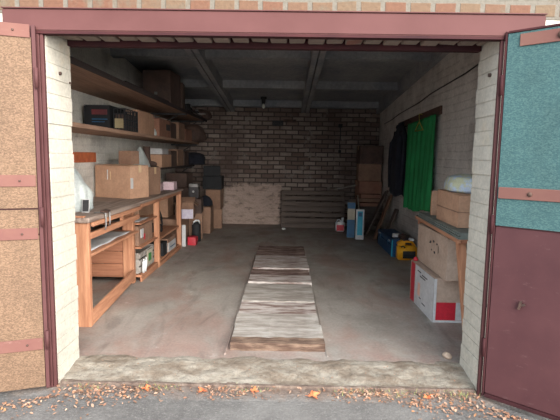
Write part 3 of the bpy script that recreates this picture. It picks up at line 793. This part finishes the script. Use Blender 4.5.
# ------------------------------------------------------------------ back left corner stack
carton('brown carton on the floor right behind the end of the bench', -2.02, 4.98, 0, .62, .6, .44, 0, 'carton_brown', tape=False)
carton('open carton with lavender label beyond the end of the bench', -1.68, 4.86, .446, .30, .32, .27, 6, 'carton_brown', 'open',
       marks=[front_mark('lavender_label', .30, .32, .27, .08, .98, .02, .62, 'lavender')])
carton('closed carton standing behind the open lavender labelled one', -2.16, 5.07, .446, .36, .4, .42, 0, 'carton', tape=False)
t = thing('white_panel', 'narrow white panel standing upright past the last bench leg', 'panel', (-1.655, 4.60, 0))
box_obj('panel_face', (-.035, .03, 0, .03, 0, .36), M['white'], t, .004); box_obj('panel_edge', (-.036, .031, .0305, .036, 0, .355), M['grey_sheet'], t, 0)
carton('tiny red carton on the floor between white panel and black can', -1.55, 4.80, 0, .13, .15, .14, 0, 'red', tape=False)
t = thing('black_container', 'black upright can with a curved white handle beyond the bench end', 'can', (-1.545, 5.12, 0))
bm = bmesh.new(); lathe(bm, [(.07, 0), (.078, .01), (.078, .28), (.05, .33), (.03, .34)], 20); obj('can_body', bm, M['black'], t, True)
bm = bmesh.new(); tube(bm, [(-.055, -.03, .30), (-.04, -.04, .345), (0, -.045, .375), (.045, -.03, .37), (.06, 0, .32)], .014, 8); obj('handle', bm, M['white_plastic'], t, True)
box_obj('red_band', (-.04, .04, -.0825, -.074, .03, .1), M['red'], t, 0)
carton('tall brown carton on the floor behind the black can', -1.66, 5.50, 0, .3, .34, .46, 10, 'carton_brown', tape=False)
carton('dark carton lying on the tall brown one behind the black can', -1.67, 5.50, .462, .32, .36, .26, 4, 'carton_dark', tape=False)
t = thing('grey_appliance', 'small grey appliance with white top standing on the corner stack', 'appliance', (-1.66, 5.5, .730))
bm = bmesh.new(); bb(bm, -.08, .1, -.1, .1, 0, .2); bevel(bm, .015, 2); obj('housing', bm, M['dark_metal'], t)
box_obj('white_top', (-.075, .095, -.095, .095, .201, .26), M['grey_metal'], t, .006)
bm = bmesh.new(); lathe(bm, [(.02, 0), (.02, .012), (.008, .016)], 12); o = obj('dial', bm, M['white'], t, True); o.location = (.01, -.1, .12); o.rotation_euler = (PI/2, 0, 0)
carton('lower tan carton of the two stacked in the back left corner', -1.47, 6.78, 0, .3, .36, .40, 6, 'carton_brown', group='cartons stacked in the back left corner')
carton('upper tan carton of the two stacked in the back left corner', -1.47, 6.78, .406, .3, .36, .40, -3, 'carton_brown', group='cartons stacked in the back left corner')
carton('black case topping the two tan cartons in the back left corner', -1.50, 6.78, .813, .38, .36, .27, 0, 'black', tape=False, cat='case', name='storage_case')
carton('second black case topmost over the back left corner cartons', -1.53, 6.78, 1.086, .34, .34, .2, 8, 'black', tape=False, cat='case', name='storage_case')
carton('wide dark carton on the floor against the left wall near the back', -2.06, 6.1, 0, .62, .7, .5, 0, 'carton_dark', tape=False)
carton('dark brown carton stacked on the wide one near the back left wall', -2.06, 6.1, .508, .58, .6, .38, 4, 'carton_dark', tape=False)
carton('small black carton topmost of the dark pile under the low shelf', -2.05, 6.1, .896, .4, .4, .26, -6, 'carton_dark', tape=False)
carton('reddish carton standing between dark pile and corner cartons', -1.56, 6.15, 0, .26, .4, .52, 0, 'carton_brown', tape=False)
blob('cloth_bundle', .28, .3, .2, 33, M['black_cloth'], 'dark cloth bundle lying on the reddish corner carton', 'cloth', (-1.56, 6.15, .522), .2)

# ------------------------------------------------------------------ back wall
t = thing('wooden_pallet', 'dark slatted wooden pallet standing on edge against the back wall', 'pallet', (.595, 6.86, 0))
t.rotation_euler = (R(-10), 0, 0)
for k in range(7):
    z = .004+k*.117
    box_obj('slat', (-.67, .67, -.012, .012, z, z+.086), M['pallet'], t, .003, jit=.003)
for x in (-.63, 0, .63): box_obj('post', (x-.04, x+.04, .013, .085, .002, .80), M['pallet'], t, .003)
for k in range(3):
    z = .06+k*.33; box_obj('rear_slat', (-.67, .67, .086, .106, z, z+.09), M['pallet'], t, .003)
t = thing('vent_hole', 'small vent hole, its shade painted flat black, high on the back wall', 'vent', (-.185, YB, 2.215))
box_obj('hole_shade_plate', (-.12, .12, -.02, .0, -.055, .055), M['black'], t, .003)  # no real recess: flat black stands in for the shade inside the hole
for k in range(3): box_obj('vent_slat', (-.1, .1, -.028, -.0205, -.035+k*.03, -.025+k*.03), M['dark_metal'], t, 0)
box_obj('wall_smear', (.1205, .40, -.012, .0, .02, .085), M['rust'], t, .002, 'rust coloured plate standing in for a smear on the wall')  # thin plate that stands in for a smear on the brick beside the hole
t = thing('wall_switch', 'small black switch box with cable hanging on the back wall', 'switch', (1.17, YB, 2.18))
box_obj('switch_box', (-.045, .045, -.04, -.001, -.04, .04), M['black'], t, .006)
bm = bmesh.new(); tube(bm, [(0, -.012, -.041), (.01, -.012, -.2), (-.01, -.012, -.4), (0, -.012, -.52)], .008, 8); obj('cable', bm, M['black'], t, True)
box_obj('plug', (-.03, .03, -.03, -.001, -.58, -.52), M['black'], t, .005)
t = thing('ceiling_lamp_holder', 'small white lamp holder with bulb under the ceiling at the back', 'lamp', (-.47, 6.72, zc(6.72)+.198))
bm = bmesh.new(); lathe(bm, [(.02, -.14), (.035, -.13), (.04, -.05), (.06, -.045), (.06, -.003)], 16); obj('lamp_holder', bm, M['black'], t, True)
bm = bmesh.new(); lathe(bm, [(.004, -.235), (.022, -.225), (.032, -.2), (.026, -.17), (.014, -.142)], 16); obj('bulb', bm, M['bulb'], t, True)

# ------------------------------------------------------------------ right back corner
t = thing('wooden_crate', 'dark wooden crate at the foot of the carton stack in the back right corner', 'crate', (1.76, 6.9, 0))
for k in range(4):
    for s_ in (-1, 1): box_obj('slat', (-.23, .23, s_*.3-.01, s_*.3+.01, .01+k*.125, .12+k*.125), M['pallet'], t, .002)
    for s_ in (-1, 1): box_obj('slat', (s_*.23-.01, s_*.23+.01, -.288, .288, .01+k*.125, .12+k*.125), M['pallet'], t, .002)
for a in (-1, 1):
    for b_ in (-1, 1): box_obj('post', (a*.2-.018, a*.2+.018, b_*.27-.018, b_*.27+.018, 0, .5), M['pallet'], t, .002)
box_obj('lid_board', (-.24, .24, -.31, .31, .501, .518), M['pallet'], t, .002)
gf = 'flattened cartons on the dark crate'
for k, (w, d, r_, mm, lab) in enumerate(((.44, .7, 3, 'carton_red', 'lowest of three flattened cartons on the crate'), (.48, .62, -4, 'carton_brown', 'middle one of the flattened cartons on the crate'), (.42, .66, 2, 'carton_red', 'uppermost of three flattened cartons on the crate'))):
    tag(box_obj('flattened_carton', (-w/2, w/2, -d/2, d/2, 0, .07), M[mm], jit=.006), lab, 'cardboard', gf, loc=(1.74, 6.88, .521+k*.084), rot=(0, 0, R(r_)))
gs = 'cartons stacked in the back right corner'
carton('bottom carton of the back right stack, warm brown', 1.74, 6.9, .768, .46, .5, .255, 2, 'carton_red', group=gs)
carton('middle carton of the back right stack', 1.745, 6.92, 1.030, .46, .48, .34, -3, 'carton_brown', group=gs)
carton('topmost carton of the back right stack', 1.755, 6.92, 1.379, .47, .48, .37, 1, 'carton_dark', group=gs)
# leaning boards
def lean(name, label, cat, base, top, w, th, m, group=None):
    a, b_ = Vector(base), Vector(top); d = b_-a; L_ = d.length
    bm = bmesh.new(); bb(bm, -th/2, th/2, -w/2, w/2, 0, L_, jit=.002); bevel(bm, .002, 1)
    o = obj(name, bm, m); z = d.normalized(); y = Vector((0, 1, 0)); x = y.cross(z).normalized(); y = z.cross(x)
    o.matrix_world = Matrix((( x.x, y.x, z.x, a.x), (x.y, y.y, z.y, a.y), (x.z, y.z, z.z, a.z), (0, 0, 0, 1)))
    return tag(o, label, cat, group)
lean('plank', 'wide brown plank leaning on the right wall behind the blue case', 'plank', (1.67, 5.60, .006), (1.995, 5.86, .80), .17, .03, M['brown_plank'])
lean('plank', 'dark plank leaning on the right wall left of the wide brown plank', 'plank', (1.56, 6.02, .006), (1.99, 6.2, .86), .2, .03, M['pallet'])
lean('plank', 'short dark board leaning behind the brown plank near the coat', 'plank', (1.76, 5.32, .006), (2.0, 5.36, .60), .2, .03, M['pallet'])
lean('thin_stick', 'thin pale stick leaning to the right beside the blue and cream carton', 'stick', (1.46, 5.84, .004), (1.475, 6.52, .735), .03, .02, M['cream'])
lean('plank', 'grey loose board lying slanted on top of the pallet', 'plank', (1.02, 6.78, .84), (1.47, 6.80, .93), .1, .02, M['old_wood'])

# tall blue and cream carton
t = thing('tall_carton', 'tall slim carton with blue base and cream top near the pallet', 'cardboard box', (1.30, 6.08, 0), R(-9))
box_obj('body', (-.07, .07, -.33, .33, 0, .67), M['cream'], t, .003)
box_obj('blue_base_print', (-.0735, -.0705, -.328, .328, .004, .34), M['blue_print'], t, 0); box_obj('blue_base_print', (-.07, .07, -.334, -.3305, .004, .34), M['blue_print'], t, 0)
box_obj('blue_top_print', (-.0735, -.0705, -.328, .328, .55, .668), M['blue_print'], t, 0); box_obj('blue_top_print', (-.07, .07, -.334, -.3305, .55, .668), M['blue_print'], t, 0)
box_obj('picture_print', (-.0735, -.0705, -.3, .0, .38, .5), M['yellow_label'], t, 0)
t = thing('framed_panel', 'narrow cyan panel with a white frame standing before the blue and cream carton', 'panel', (1.385, 5.58, 0), R(-4))
box_obj('white_frame', (-.075, .075, -.015, .015, 0, .56), M['white'], t, .004)
box_obj('cyan_face', (-.048, .048, -.0195, -.0155, .08, .525), M['cyan'], t, 0)
box_obj('dark_print', (-.03, .03, -.021, -.0196, .43, .50), M['blue_print'], t, 0)
# red and white canister
t = thing('plastic_canister', 'small white canister with red label on the floor by the pallet', 'canister', (1.13, 6.50, 0))
bm = bmesh.new(); bb(bm, -.09, .09, -.06, .06, 0, .2); bevel(bm, .018, 3); obj('canister_body', bm, M['white_plastic'], t, True)
box_obj('red_label', (-.075, .075, -.0635, -.0605, .02, .14), M['red'], t, 0)
bm = bmesh.new(); lathe(bm, [(.022, .2), (.022, .25), (.026, .252), (.026, .28), (.02, .284)], 14, .05, 0); obj('cap', bm, M['white_plastic'], t, True)
bm = bmesh.new(); tube(bm, [(-.07, 0, .195), (-.06, 0, .235), (-.01, 0, .24), (.02, 0, .2)], .01, 8); obj('handle', bm, M['white_plastic'], t, True)
blob('crumpled_rag', .1, .08, .04, 5, M['white'], 'tiny white rag on the floor in front of the pallet', 'rag', (-.02, 6.62, .001), .2)

# blue case
t = thing('long_case', 'long dark blue case on the floor along the right wall', 'case', (1.80, 4.62, 0))
bm = bmesh.new(); bb(bm, -.16, .14, -.55, .55, 0, .19); bevel(bm, .012, 2); obj('case_body', bm, M['blue'], t)
bm = bmesh.new(); bb(bm, -.163, .143, -.553, .553, .192, .27); bevel(bm, .012, 2); obj('case_lid', bm, M['blue'], t)
for y in (-.3, .25): box_obj('latch', (-.175, -.1635, y-.03, y+.03, .15, .23), M['blue_print'], t, .003)
box_obj('cyan_corner_strip', (-.166, -.15, -.558, -.5505, .01, .26), M['cyan'], t, 0)
for y in (-.42, .3): box_obj('white_marking', (-.1665, -.1632, y, y+.1, .225, .24), M['white'], t, 0)
# things on the blue case
t = thing('paint_roller', 'red handled roller with white sleeve lying on the blue case', 'roller', (1.79, 4.28, .272))
bm = bmesh.new(); tube(bm, [(-.10, -.02, .035), (.0, -.02, .035)], .03, 14); obj('sleeve', bm, M['white'], t, True)
bm = bmesh.new(); tube(bm, [(.001, -.02, .035), (.02, -.0, .03), (.06, .03, .02)], .005, 8); obj('wire_arm', bm, M['grey_metal'], t, True)
bm = bmesh.new(); tube(bm, [(.06, .03, .02), (.1, .16, .02)], [.018, .016], 10); obj('handle', bm, M['red'], t, True)
carton('small dark red box on the near end of the blue case', 1.84, 4.17, .272, .12, .12, .06, 10, 'rust', tape=False, cat='box', name='small_box')
# yellow tool case
t = thing('jerry_can', 'yellow plastic can with black front window at the end of the blue case', 'canister', (1.825, 3.93, 0))
bm = bmesh.new()
bb(bm, -.14, .14, -.08, .08, 0, .215); bevel(bm, .02, 3); obj('can_body', bm, M['yellow'], t, True)
bm = bmesh.new(); bx(bm, -.085, 0, .235, .1, .12, .085, (0, R(-28), 0)); bevel(bm, .012, 2); obj('spout_shoulder', bm, M['yellow'], t)
bm = bmesh.new(); tube(bm, [(-.06, 0, .255), (.0, 0, .268), (.07, 0, .265), (.12, 0, .21)], .018, 10); obj('handle', bm, M['yellow'], t, True)
box_obj('black_window', (-.07, .115, -.089, -.0805, .03, .14), M['black'], t, .003)
box_obj('window_lining', (-.06, .105, -.0895, -.0892, .09, .135), M['dark_metal'], t, 0)
box_obj('grey_cap', (.03, .1, -.05, .04, .285, .315), M['white_plastic'], t, .01)
bm = bmesh.new(); tube(bm, [(-.105, -.085, .2), (-.07, -.09, .215), (-.045, -.085, .19)], .01, 8); obj('spout', bm, M['black'], t, True)

# ------------------------------------------------------------------ clothes on the batten
t = thing('coat_batten', 'dark wooden batten nailed to the right wall above the green cloth', 'batten', (XR, 4.3, 2.06))
bm = bmesh.new(); bb(bm, -.028, -.001, -1.08, 1.2, -.01, .1)
for v in bm.verts: v.co.z += -.028*(v.co.y)
bevel(bm, .003, 1); obj('board', bm, M['batten'], t)
for y in (-.85, -.2, .35, .8):
    b2 = bmesh.new(); tube(b2, [(-.029, y, .03), (-.07, y, .045)], .005, 6); obj('nail', b2, M['rust'], t, True)
# green cloth
bm = bmesh.new()
ny, nz_ = 70, 40
def gco(u, v):
    # u along wall, v from top to bottom
    y = 3.24+1.34*u*(1-.03*v)+.02*math.sin(v*3)
    z = 2.065-.03*(u-.4)*1.3-v*(1.29+.05*u-.02*math.sin(u*9))
    fold = .022*math.sin(u*31+v*1.3)+.014*math.sin(u*67+1.2-v*2)+.01*noise.noise(Vector((u*6, v*2, 0)))
    x = 1.952-.012-abs(.5)*0+fold*(.35+.65*v)-.02*v
    return Vector((x, y, z))
vs = [[bm.verts.new(gco(i/ny, j/nz_)) for i in range(ny+1)] for j in range(nz_+1)]
for j in range(nz_):
    for i in range(ny): bm.faces.new((vs[j][i], vs[j][i+1], vs[j+1][i+1], vs[j+1][i]))
o = tag(obj('green_curtain', bm, M['green_cloth'], None, True), 'bright green hanging cloth on the right wall', 'cloth')
s = o.modifiers.new('t', 'SOLIDIFY'); s.thickness = .004
# coat
t = thing('coat', 'long dark navy coat hanging left of the green cloth', 'coat', (1.90, 4.86, 0))
bm = bmesh.new(); prof = []
rows = 26
rings = []
for j in range(rows+1):
    v = j/rows
    z = 2.06-v*1.16
    hw = .07+.20*min(1, v*6)**.6+.13*v; hd = .045+.045*min(1, v*5)
    cyy = .10*v+.0
    ring = []
    for i in range(36):
        a = 2*PI*i/36
        f = 1+.10*math.sin(a*7+v*2)*v+.06*noise.noise(Vector((math.cos(a)*2, math.sin(a)*2, v*4)))
        ring.append(bm.verts.new((hd*math.cos(a)*f-.01, cyy+hw*math.sin(a)*f, z+.03*math.sin(a*3)*v)))
    rings.append(ring)
for A, B in zip(rings, rings[1:]):
    for i in range(36): bm.faces.new((A[i], A[(i+1) % 36], B[(i+1) % 36], B[i]))
bm.faces.new(rings[0][::-1]); bm.faces.new(rings[-1])
obj('coat_body', bm, M['black_cloth'], t, True)
for s_, dy in ((-1, -.06), (1, .16)):
    bm = bmesh.new(); tube(bm, [(-.03, s_*.17+.01, 1.93), (-.07, s_*.24+.02, 1.75), (-.075, s_*.26+.05, 1.45), (-.06, s_*.27+.08, 1.0)], [.05, .06, .06, .05], 14); obj('sleeve', bm, M['black_cloth'], t, True)
bm = bmesh.new(); tube(bm, [(-.05, -.09, 2.03), (-.075, 0, 2.0), (-.05, .09, 2.03), (.0, .08, 2.07), (.02, 0, 2.08), (.0, -.08, 2.07)], .022, 8, True); obj('collar', bm, M['black_cloth'], t, True)
# hanger
t = thing('clothes_hanger', 'empty yellow plastic hanger in front of the green cloth', 'hanger', (1.90, 3.84, 1.90))
bm = bmesh.new(); tube(bm, [(0, -.21, 0), (0, .21, 0), (0, .19, .012), (0, .02, .115), (0, 0, .12), (0, -.02, .115), (0, -.19, .012)], .007, 8, True); obj('triangle', bm, M['hanger'], t, True)
bm = bmesh.new(); tube(bm, [(0, 0, .12), (0, 0, .17), (0, .018, .19), (.0, .02, .215), (.0, .0, .235), (.015, -.02, .232), (.03, -.03, .225)], .005, 8); obj('hook', bm, M['hanger'], t, True)

# cable along the right wall
bm = bmesh.new(); tube(bm, [(XR-.012, 1.2+.62*i, 2.555-.040*i+.012*math.sin(i*2.1)-.0) for i in range(10)], .008, 8)
tag(obj('wall_cable', bm, M['dark_metal'], None, True), 'thin dark cable running along the top of the right wall', 'cable')

# ------------------------------------------------------------------ right rack by the door
RX0, RX1, RY0, RY1 = 1.43, 2.0, .62, 2.0
t = thing('side_table', 'low wooden rack by the right door post topped with grey sheets', 'table', (1.355, .65, 0), R(-3.3))
def Q(name, x0, x1, y0, y1, z0, z1, m, bev=.003): return box_obj(name, (x0-RX0, x1-RX0, y0-RY0, y1-RY0, z0, z1), M[m], t, bev)
bm = bmesh.new(); v_ = bb(bm, 1.445-RX0, 1.508-RX0, .66-RY0, .72-RY0, 0, .842)
for q_ in v_:
    if q_.co.z < .1: q_.co.x += .11
bevel(bm, .003, 1); obj('leg', bm, M['bench'], t)
Q('leg', 1.94, 1.99, .66, .72, 0, .842, 'bench')
Q('leg', 1.95, 2.0, 2.10, 2.15, 0, .842, 'bench'); Q('leg', 1.62, 1.67, 2.10, 2.15, 0, .842, 'bench')
Q('side_rail', 1.432, 1.458, .62, 2.16, .843, .875, 'bench_y'); Q('side_rail', 1.97, 1.996, .62, 2.16, .843, .875, 'bench_y')
Q('cross_rail', 1.46, 1.968, .63, .66, .843, .874, 'partition'); Q('cross_rail', 1.46, 1.968, 2.12, 2.15, .78, .874, 'partition')
Q('top_board', 1.435, 1.995, .62, 2.16, .876, .882, 'grey_sheet', .001)
gsh = 'grey sheets stacked on the rack'
for k, (dx, r_, lab) in enumerate(((.0, 0, 'lowest of the grey sheets on the rack'), (.012, .5, 'second lowest grey sheet on the rack, slightly turned'), (-.004, -.5, 'third grey sheet up on the rack, edge sticking out'), (.014, .3, 'topmost grey sheet on the rack'))):
    tag(box_obj('grey_sheet', (-.27, .27, -.72, .72, 0, .008), M['grey_sheet'], None, .001), lab, 'sheet', gsh, loc=(1.685+dx*.5, 1.37, .883+k*.0105), rot=(0, 0, R(r_-3.3)))
ZT = .926
# red and white carton on the floor
w, d, h = .46, .78, .42
t = carton('white and red printed carton on the floor by the right door post', 1.612, 1.615, 0, w, d, h, .5, 'carton_pale', tape=False)
box_obj('white_side_print', (-w/2-.0085, -w/2-.0075, -d/2, d/2-.18, .0, h-.01), M['white'], t, 0)
box_obj('red_side_print', (-w/2-.0085, -w/2-.0075, d/2-.178, d/2-.04, .0, h-.01), M['red'], t, 0)
box_obj('peach_side_print', (-w/2-.0098, -w/2-.0088, .02, .1, .12, .25), M['peach'], t, 0)
for z, y0, y1 in ((.345, -.20, -.03), (.36, .0, .12), (.32, -.14, .04), (.07, -.16, -.06), (.1, -.02, .04)): box_obj('ink_print', (-w/2-.0098, -w/2-.0088, y0, y1, z, z+.012), M['ink'], t, 0)
box_obj('red_front_print', (-w/2+.02, -w/2+.2, -d/2-.0085, -d/2-.0075, .0, .19), M['red'], t, 0)
box_obj('white_front_print', (-w/2+.202, w/2, -d/2-.0085, -d/2-.0075, .025, .19), M['white'], t, 0)
box_obj('white_front_print', (-w/2-.008, w/2, -d/2-.0095, -d/2-.0086, -.0+.001, .022), M['white'], t, 0)
box_obj('white_front_print', (-w/2-.008, -w/2+.018, -d/2-.0085, -d/2-.0075, .023, h-.01), M['white'], t, 0)
blob('crumpled_wrapper', .05, .05, .04, 14, M['red'], 'red and dark wrapper stuffed at the far corner of the printed carton', 'wrapper', (1.455, 2.055-.04, h+.003), .2)
# big carton with hand holes on it
w, d, h = .46, .90, .39
t = carton('big plain pale carton with black dots lying under the rack', 1.665, 1.54, .427, w, d, h, 0, 'carton_pale', tape=False)
t.location.z = .427
for y, z, r_ in ((.0, .27, .013), (-.09, .29, .012), (-.04, .20, .009), (-.13, .19, .012), (.03, .26, .006), (-.19, .28, .010)):
    b2 = bmesh.new(); lathe(b2, [(r_, 0), (r_, .0015)], 12, 0, 0, 1, 1.6); o = obj('black_dot', b2, M['ink'], t); o.location = (-w/2-.0095, y, z); o.rotation_euler = (0, PI/2, 0)
box_obj('ink_stroke', (-w/2-.0095, -w/2-.0078, -.235, -.228, .2, .27), M['ink'], t, 0)
bpy.data.objects['crumpled_wrapper'].location = (1.40, 1.93, .424)
# on the rack
carton('half open tan box holding a plastic bag, on the rack by the right door post', 1.62, 1.23, ZT, .32, .62, .285, -2, 'carton', tape=False,
       marks=[side_mark('lid_edge', .32, .62, .285, -1, 0, .98, .46, .48, 'carton_brown'), front_mark('lid_edge', .32, .62, .285, 0, .98, .46, .48, 'carton_brown')])
blob('plastic_bag', .33, .62, .16, 40, M['bag_blue'], 'white and pale blue plastic bag on top of the tan rack box', 'bag', (1.62, 1.23, ZT+.287), .16, pr=[(.02, 0), (.42, 0), (.5, .1), (.5, .5), (.44, .8), (.2, .97), (.03, 1)])
carton('narrow upright tan carton on the rack, next to the green cloth', 1.565, 1.86, ZT, .10, .05, .25, 0, 'carton', tape=False)

# ------------------------------------------------------------------ loose bits
bm = bmesh.new(); bmesh.ops.create_icosphere(bm, subdivisions=3, radius=.035)
for v in bm.verts: v.co *= 1+.3*noise.noise(v.co*30); v.co.z *= .7
tag(obj('stone', bm, M['stone'], None, True), 'pale lump of stone on the floor by the right door post', 'stone', loc=(1.25, .44, .02))
for k, (x, y, z, lab) in enumerate(((JL+.003, .16, 2.02, 'rusty bolt head in the left white door jamb'), (JR-.003, .12, 2.04, 'rusty bolt head in the right white door jamb'), (JL+.003, .30, 1.98, 'small rusty pin by the inner edge of the left door jamb'))):
    bm = bmesh.new(); s_ = -1 if x > 0 else 1
    tube(bm, [(-.01*s_, 0, 0), (.012*s_, 0, 0)], .012 if k < 2 else .007, 10)
    tag(obj('bolt_head', bm, M['rust'], None, True), lab, 'bolt', loc=(x, y, z))

# fallen leaves: nobody could count them
bm = bmesh.new()
def add_leaf(x, y, z, s):
    a = rng.uniform(0, 2*PI); tx = rng.uniform(-.5, .5); ty = rng.uniform(-.5, .5)
    mtx = Matrix.Translation((x, y, z)) @ Euler((tx, ty, a)).to_matrix().to_4x4()
    P_ = [(-1, 0, 0), (-.4, .5, .12), (.4, .45, .15), (1, 0, .05), (.4, -.45, .15), (-.4, -.5, .12)]
    c = [bm.verts.new(mtx @ Vector((p[0]*s, p[1]*s, p[2]*s))) for p in P_]
    bm.faces.new((c[0], c[1], c[2], c[3])); bm.faces.new((c[0], c[3], c[4], c[5]))
for i in range(2600):
    x = rng.uniform(-2.1, 2.0)
    y = -.045+rng.gauss(0, .045)
    side = max(0, abs(x+.05)-.85)
    if side > 0 and rng.random() < .75: y = -.1+rng.gauss(0, .05+.11*min(1, side))
    if noise.noise(Vector((x*2.6, y*5, 4))) < -.02 and rng.random() < .85: continue
    if y > .0: continue
    if x > 1.3 and y > -(x-1.3)*.87-.12: y = -(x-1.3)*.87-.14-rng.random()*.12
    if x < -1.5 and y > -.13-(-1.5-x)*.36: y = -.15-(-1.5-x)*.36-rng.random()*.1
    zz = dz(x, y) if y > -.13 else -.062
    add_leaf(x, y, zz+.008, rng.uniform(.005, .015) if x < 1 else rng.uniform(.007, .019))
for i in range(60):
    add_leaf(rng.uniform(-1.4, 1.2), rng.uniform(.06, .32), -.0, rng.uniform(.004, .010))
for i in range(900):
    x = rng.uniform(.75, 2.0) if i % 3 else rng.uniform(-2.1, -1.1)
    y = -.03-abs(rng.gauss(0, .13))-max(0, x-1.3)*.87-(.1 if x > 1.3 else 0)-max(0, -1.5-x)*.36-(.1 if x < -1.5 else 0)
    add_leaf(x, y, (dz(x, y) if y > -.13 else -.062)+.008, rng.uniform(.005, .016))
tag(obj('fallen_leaves', bm, M['leaf']), 'scattered dry orange and brown leaves along the foot of the doorway', 'leaves', kind='stuff')
gl = 'larger orange leaves on the ground before the sill'
base = None
for k, (x, y, r_) in enumerate(((.2, -.09, 20), (-.18, -.06, 80), (-.52, -.07, 140), (.95, -.08, 210), (-.9, -.05, 300))):
    labs = ['biggest bright orange leaf on the ground in front of the pit planks', 'orange leaf on the ground left of the biggest one', 'orange leaf standing out left of the pit planks on the ground', 'orange leaf near the right end of the sill', 'orange leaf near the left end of the sill']
    bm = bmesh.new(); n = 15; c = bm.verts.new((0, 0, .004)); ring = []
    for i in range(n*2):
        a = i/(n*2)*2*PI; rr = .05*(1 if i % 6 in (0, 1) else .5 if i % 2 else .68)
        ring.append(bm.verts.new((rr*math.cos(a), rr*math.sin(a)*.75, .01+.012*math.sin(a*2+k))))
    for i in range(n*2): bm.faces.new((c, ring[i], ring[(i+1) % (n*2)]))
    o = tag(obj('orange_leaf', bm, M['orange_brick']), labs[k], 'leaf', gl, loc=(x, y, dz(x, y)+.012), rot=(R(8), 0, R(r_)))
    o.scale = (.8, .8, .8) if k else (1, 1, 1)
    s = o.modifiers.new('t', 'SOLIDIFY'); s.thickness = .001
bm = bmesh.new()
for (gx, gy, n, sp) in ((-.2, -.03, 50, .1), (.5, -.03, 60, .12), (.85, -.03, 60, .14), (1.2, -.04, 60, .06), (-.85, -.03, 40, .1), (-1.3, -.03, 30, .1)):
    for i in range(n):
        x, y = gx+rng.gauss(0, sp), gy+rng.gauss(0, .025); z = dz(x, y)-.003; h = rng.uniform(.01, .035); a = rng.uniform(0, 2*PI)
        q = Vector((math.cos(a), math.sin(a), 0))*.002; l = Vector((rng.gauss(0, .012), rng.gauss(0, .012), h))
        b0 = Vector((x, y, z)); v = [bm.verts.new(b0-q), bm.verts.new(b0+q), bm.verts.new(b0+l)]; bm.faces.new(v)
tag(obj('grass_tufts', bm, M['grass']), 'sparse short grass tufts growing along the foot of the sill', 'grass', kind='stuff')

# ------------------------------------------------------------------ light and camera
w = bpy.data.worlds.new('world'); bpy.context.scene.world = w; w.use_nodes = True
nt = w.node_tree; bg = nt.nodes['Background']
tc = nt.nodes.new('ShaderNodeTexCoord'); sp = nt.nodes.new('ShaderNodeSeparateXYZ'); nt.links.new(tc.outputs['Generated'], sp.inputs[0])
r = ramp(nt, sp.outputs[2], [(.0, (.74, .82, .92)), (.35, (.80, .90, 1.0)), (1, (.72, .86, 1.0))])
nt.links.new(r.outputs[0], bg.inputs[0]); bg.inputs[1].default_value = 1.0
su = bpy.data.lights.new('sun', 'SUN'); su.energy = 4.2; su.angle = R(70); su.color = (1.0, .95, .88)
so = bpy.data.objects.new('sun', su); COL.objects.link(so)
sd = Vector((-.62, 1.0, -.40))   # light travels this way
so.rotation_euler = sd.to_track_quat('-Z', 'Y').to_euler(); so.location = (3, -6, 6)

cam = bpy.data.cameras.new('camera'); co = bpy.data.objects.new('camera', cam); COL.objects.link(co)
cam.sensor_width = 36; cam.lens = 468.5/560*36; cam.clip_end = 200
Rv = Vector((0.999802, 0.01224072, 0.01568844)); Uv = Vector((-0.01697445, 0.11321082, 0.99342598)); Fv = Vector((-0.01038415, 0.99349558, -0.11339618))
co.matrix_world = Matrix(((Rv.x, Uv.x, -Fv.x, 0), (Rv.y, Uv.y, -Fv.y, -2.983), (Rv.z, Uv.z, -Fv.z, 1.5), (0, 0, 0, 1)))
sc_ = bpy.context.scene; sc_.camera = co
sc_.view_settings.view_transform = 'Standard'; sc_.view_settings.look = 'None'
sc_.view_settings.gamma = 1; sc_.view_settings.exposure = 1.6; sc_.view_settings.use_curve_mapping = False
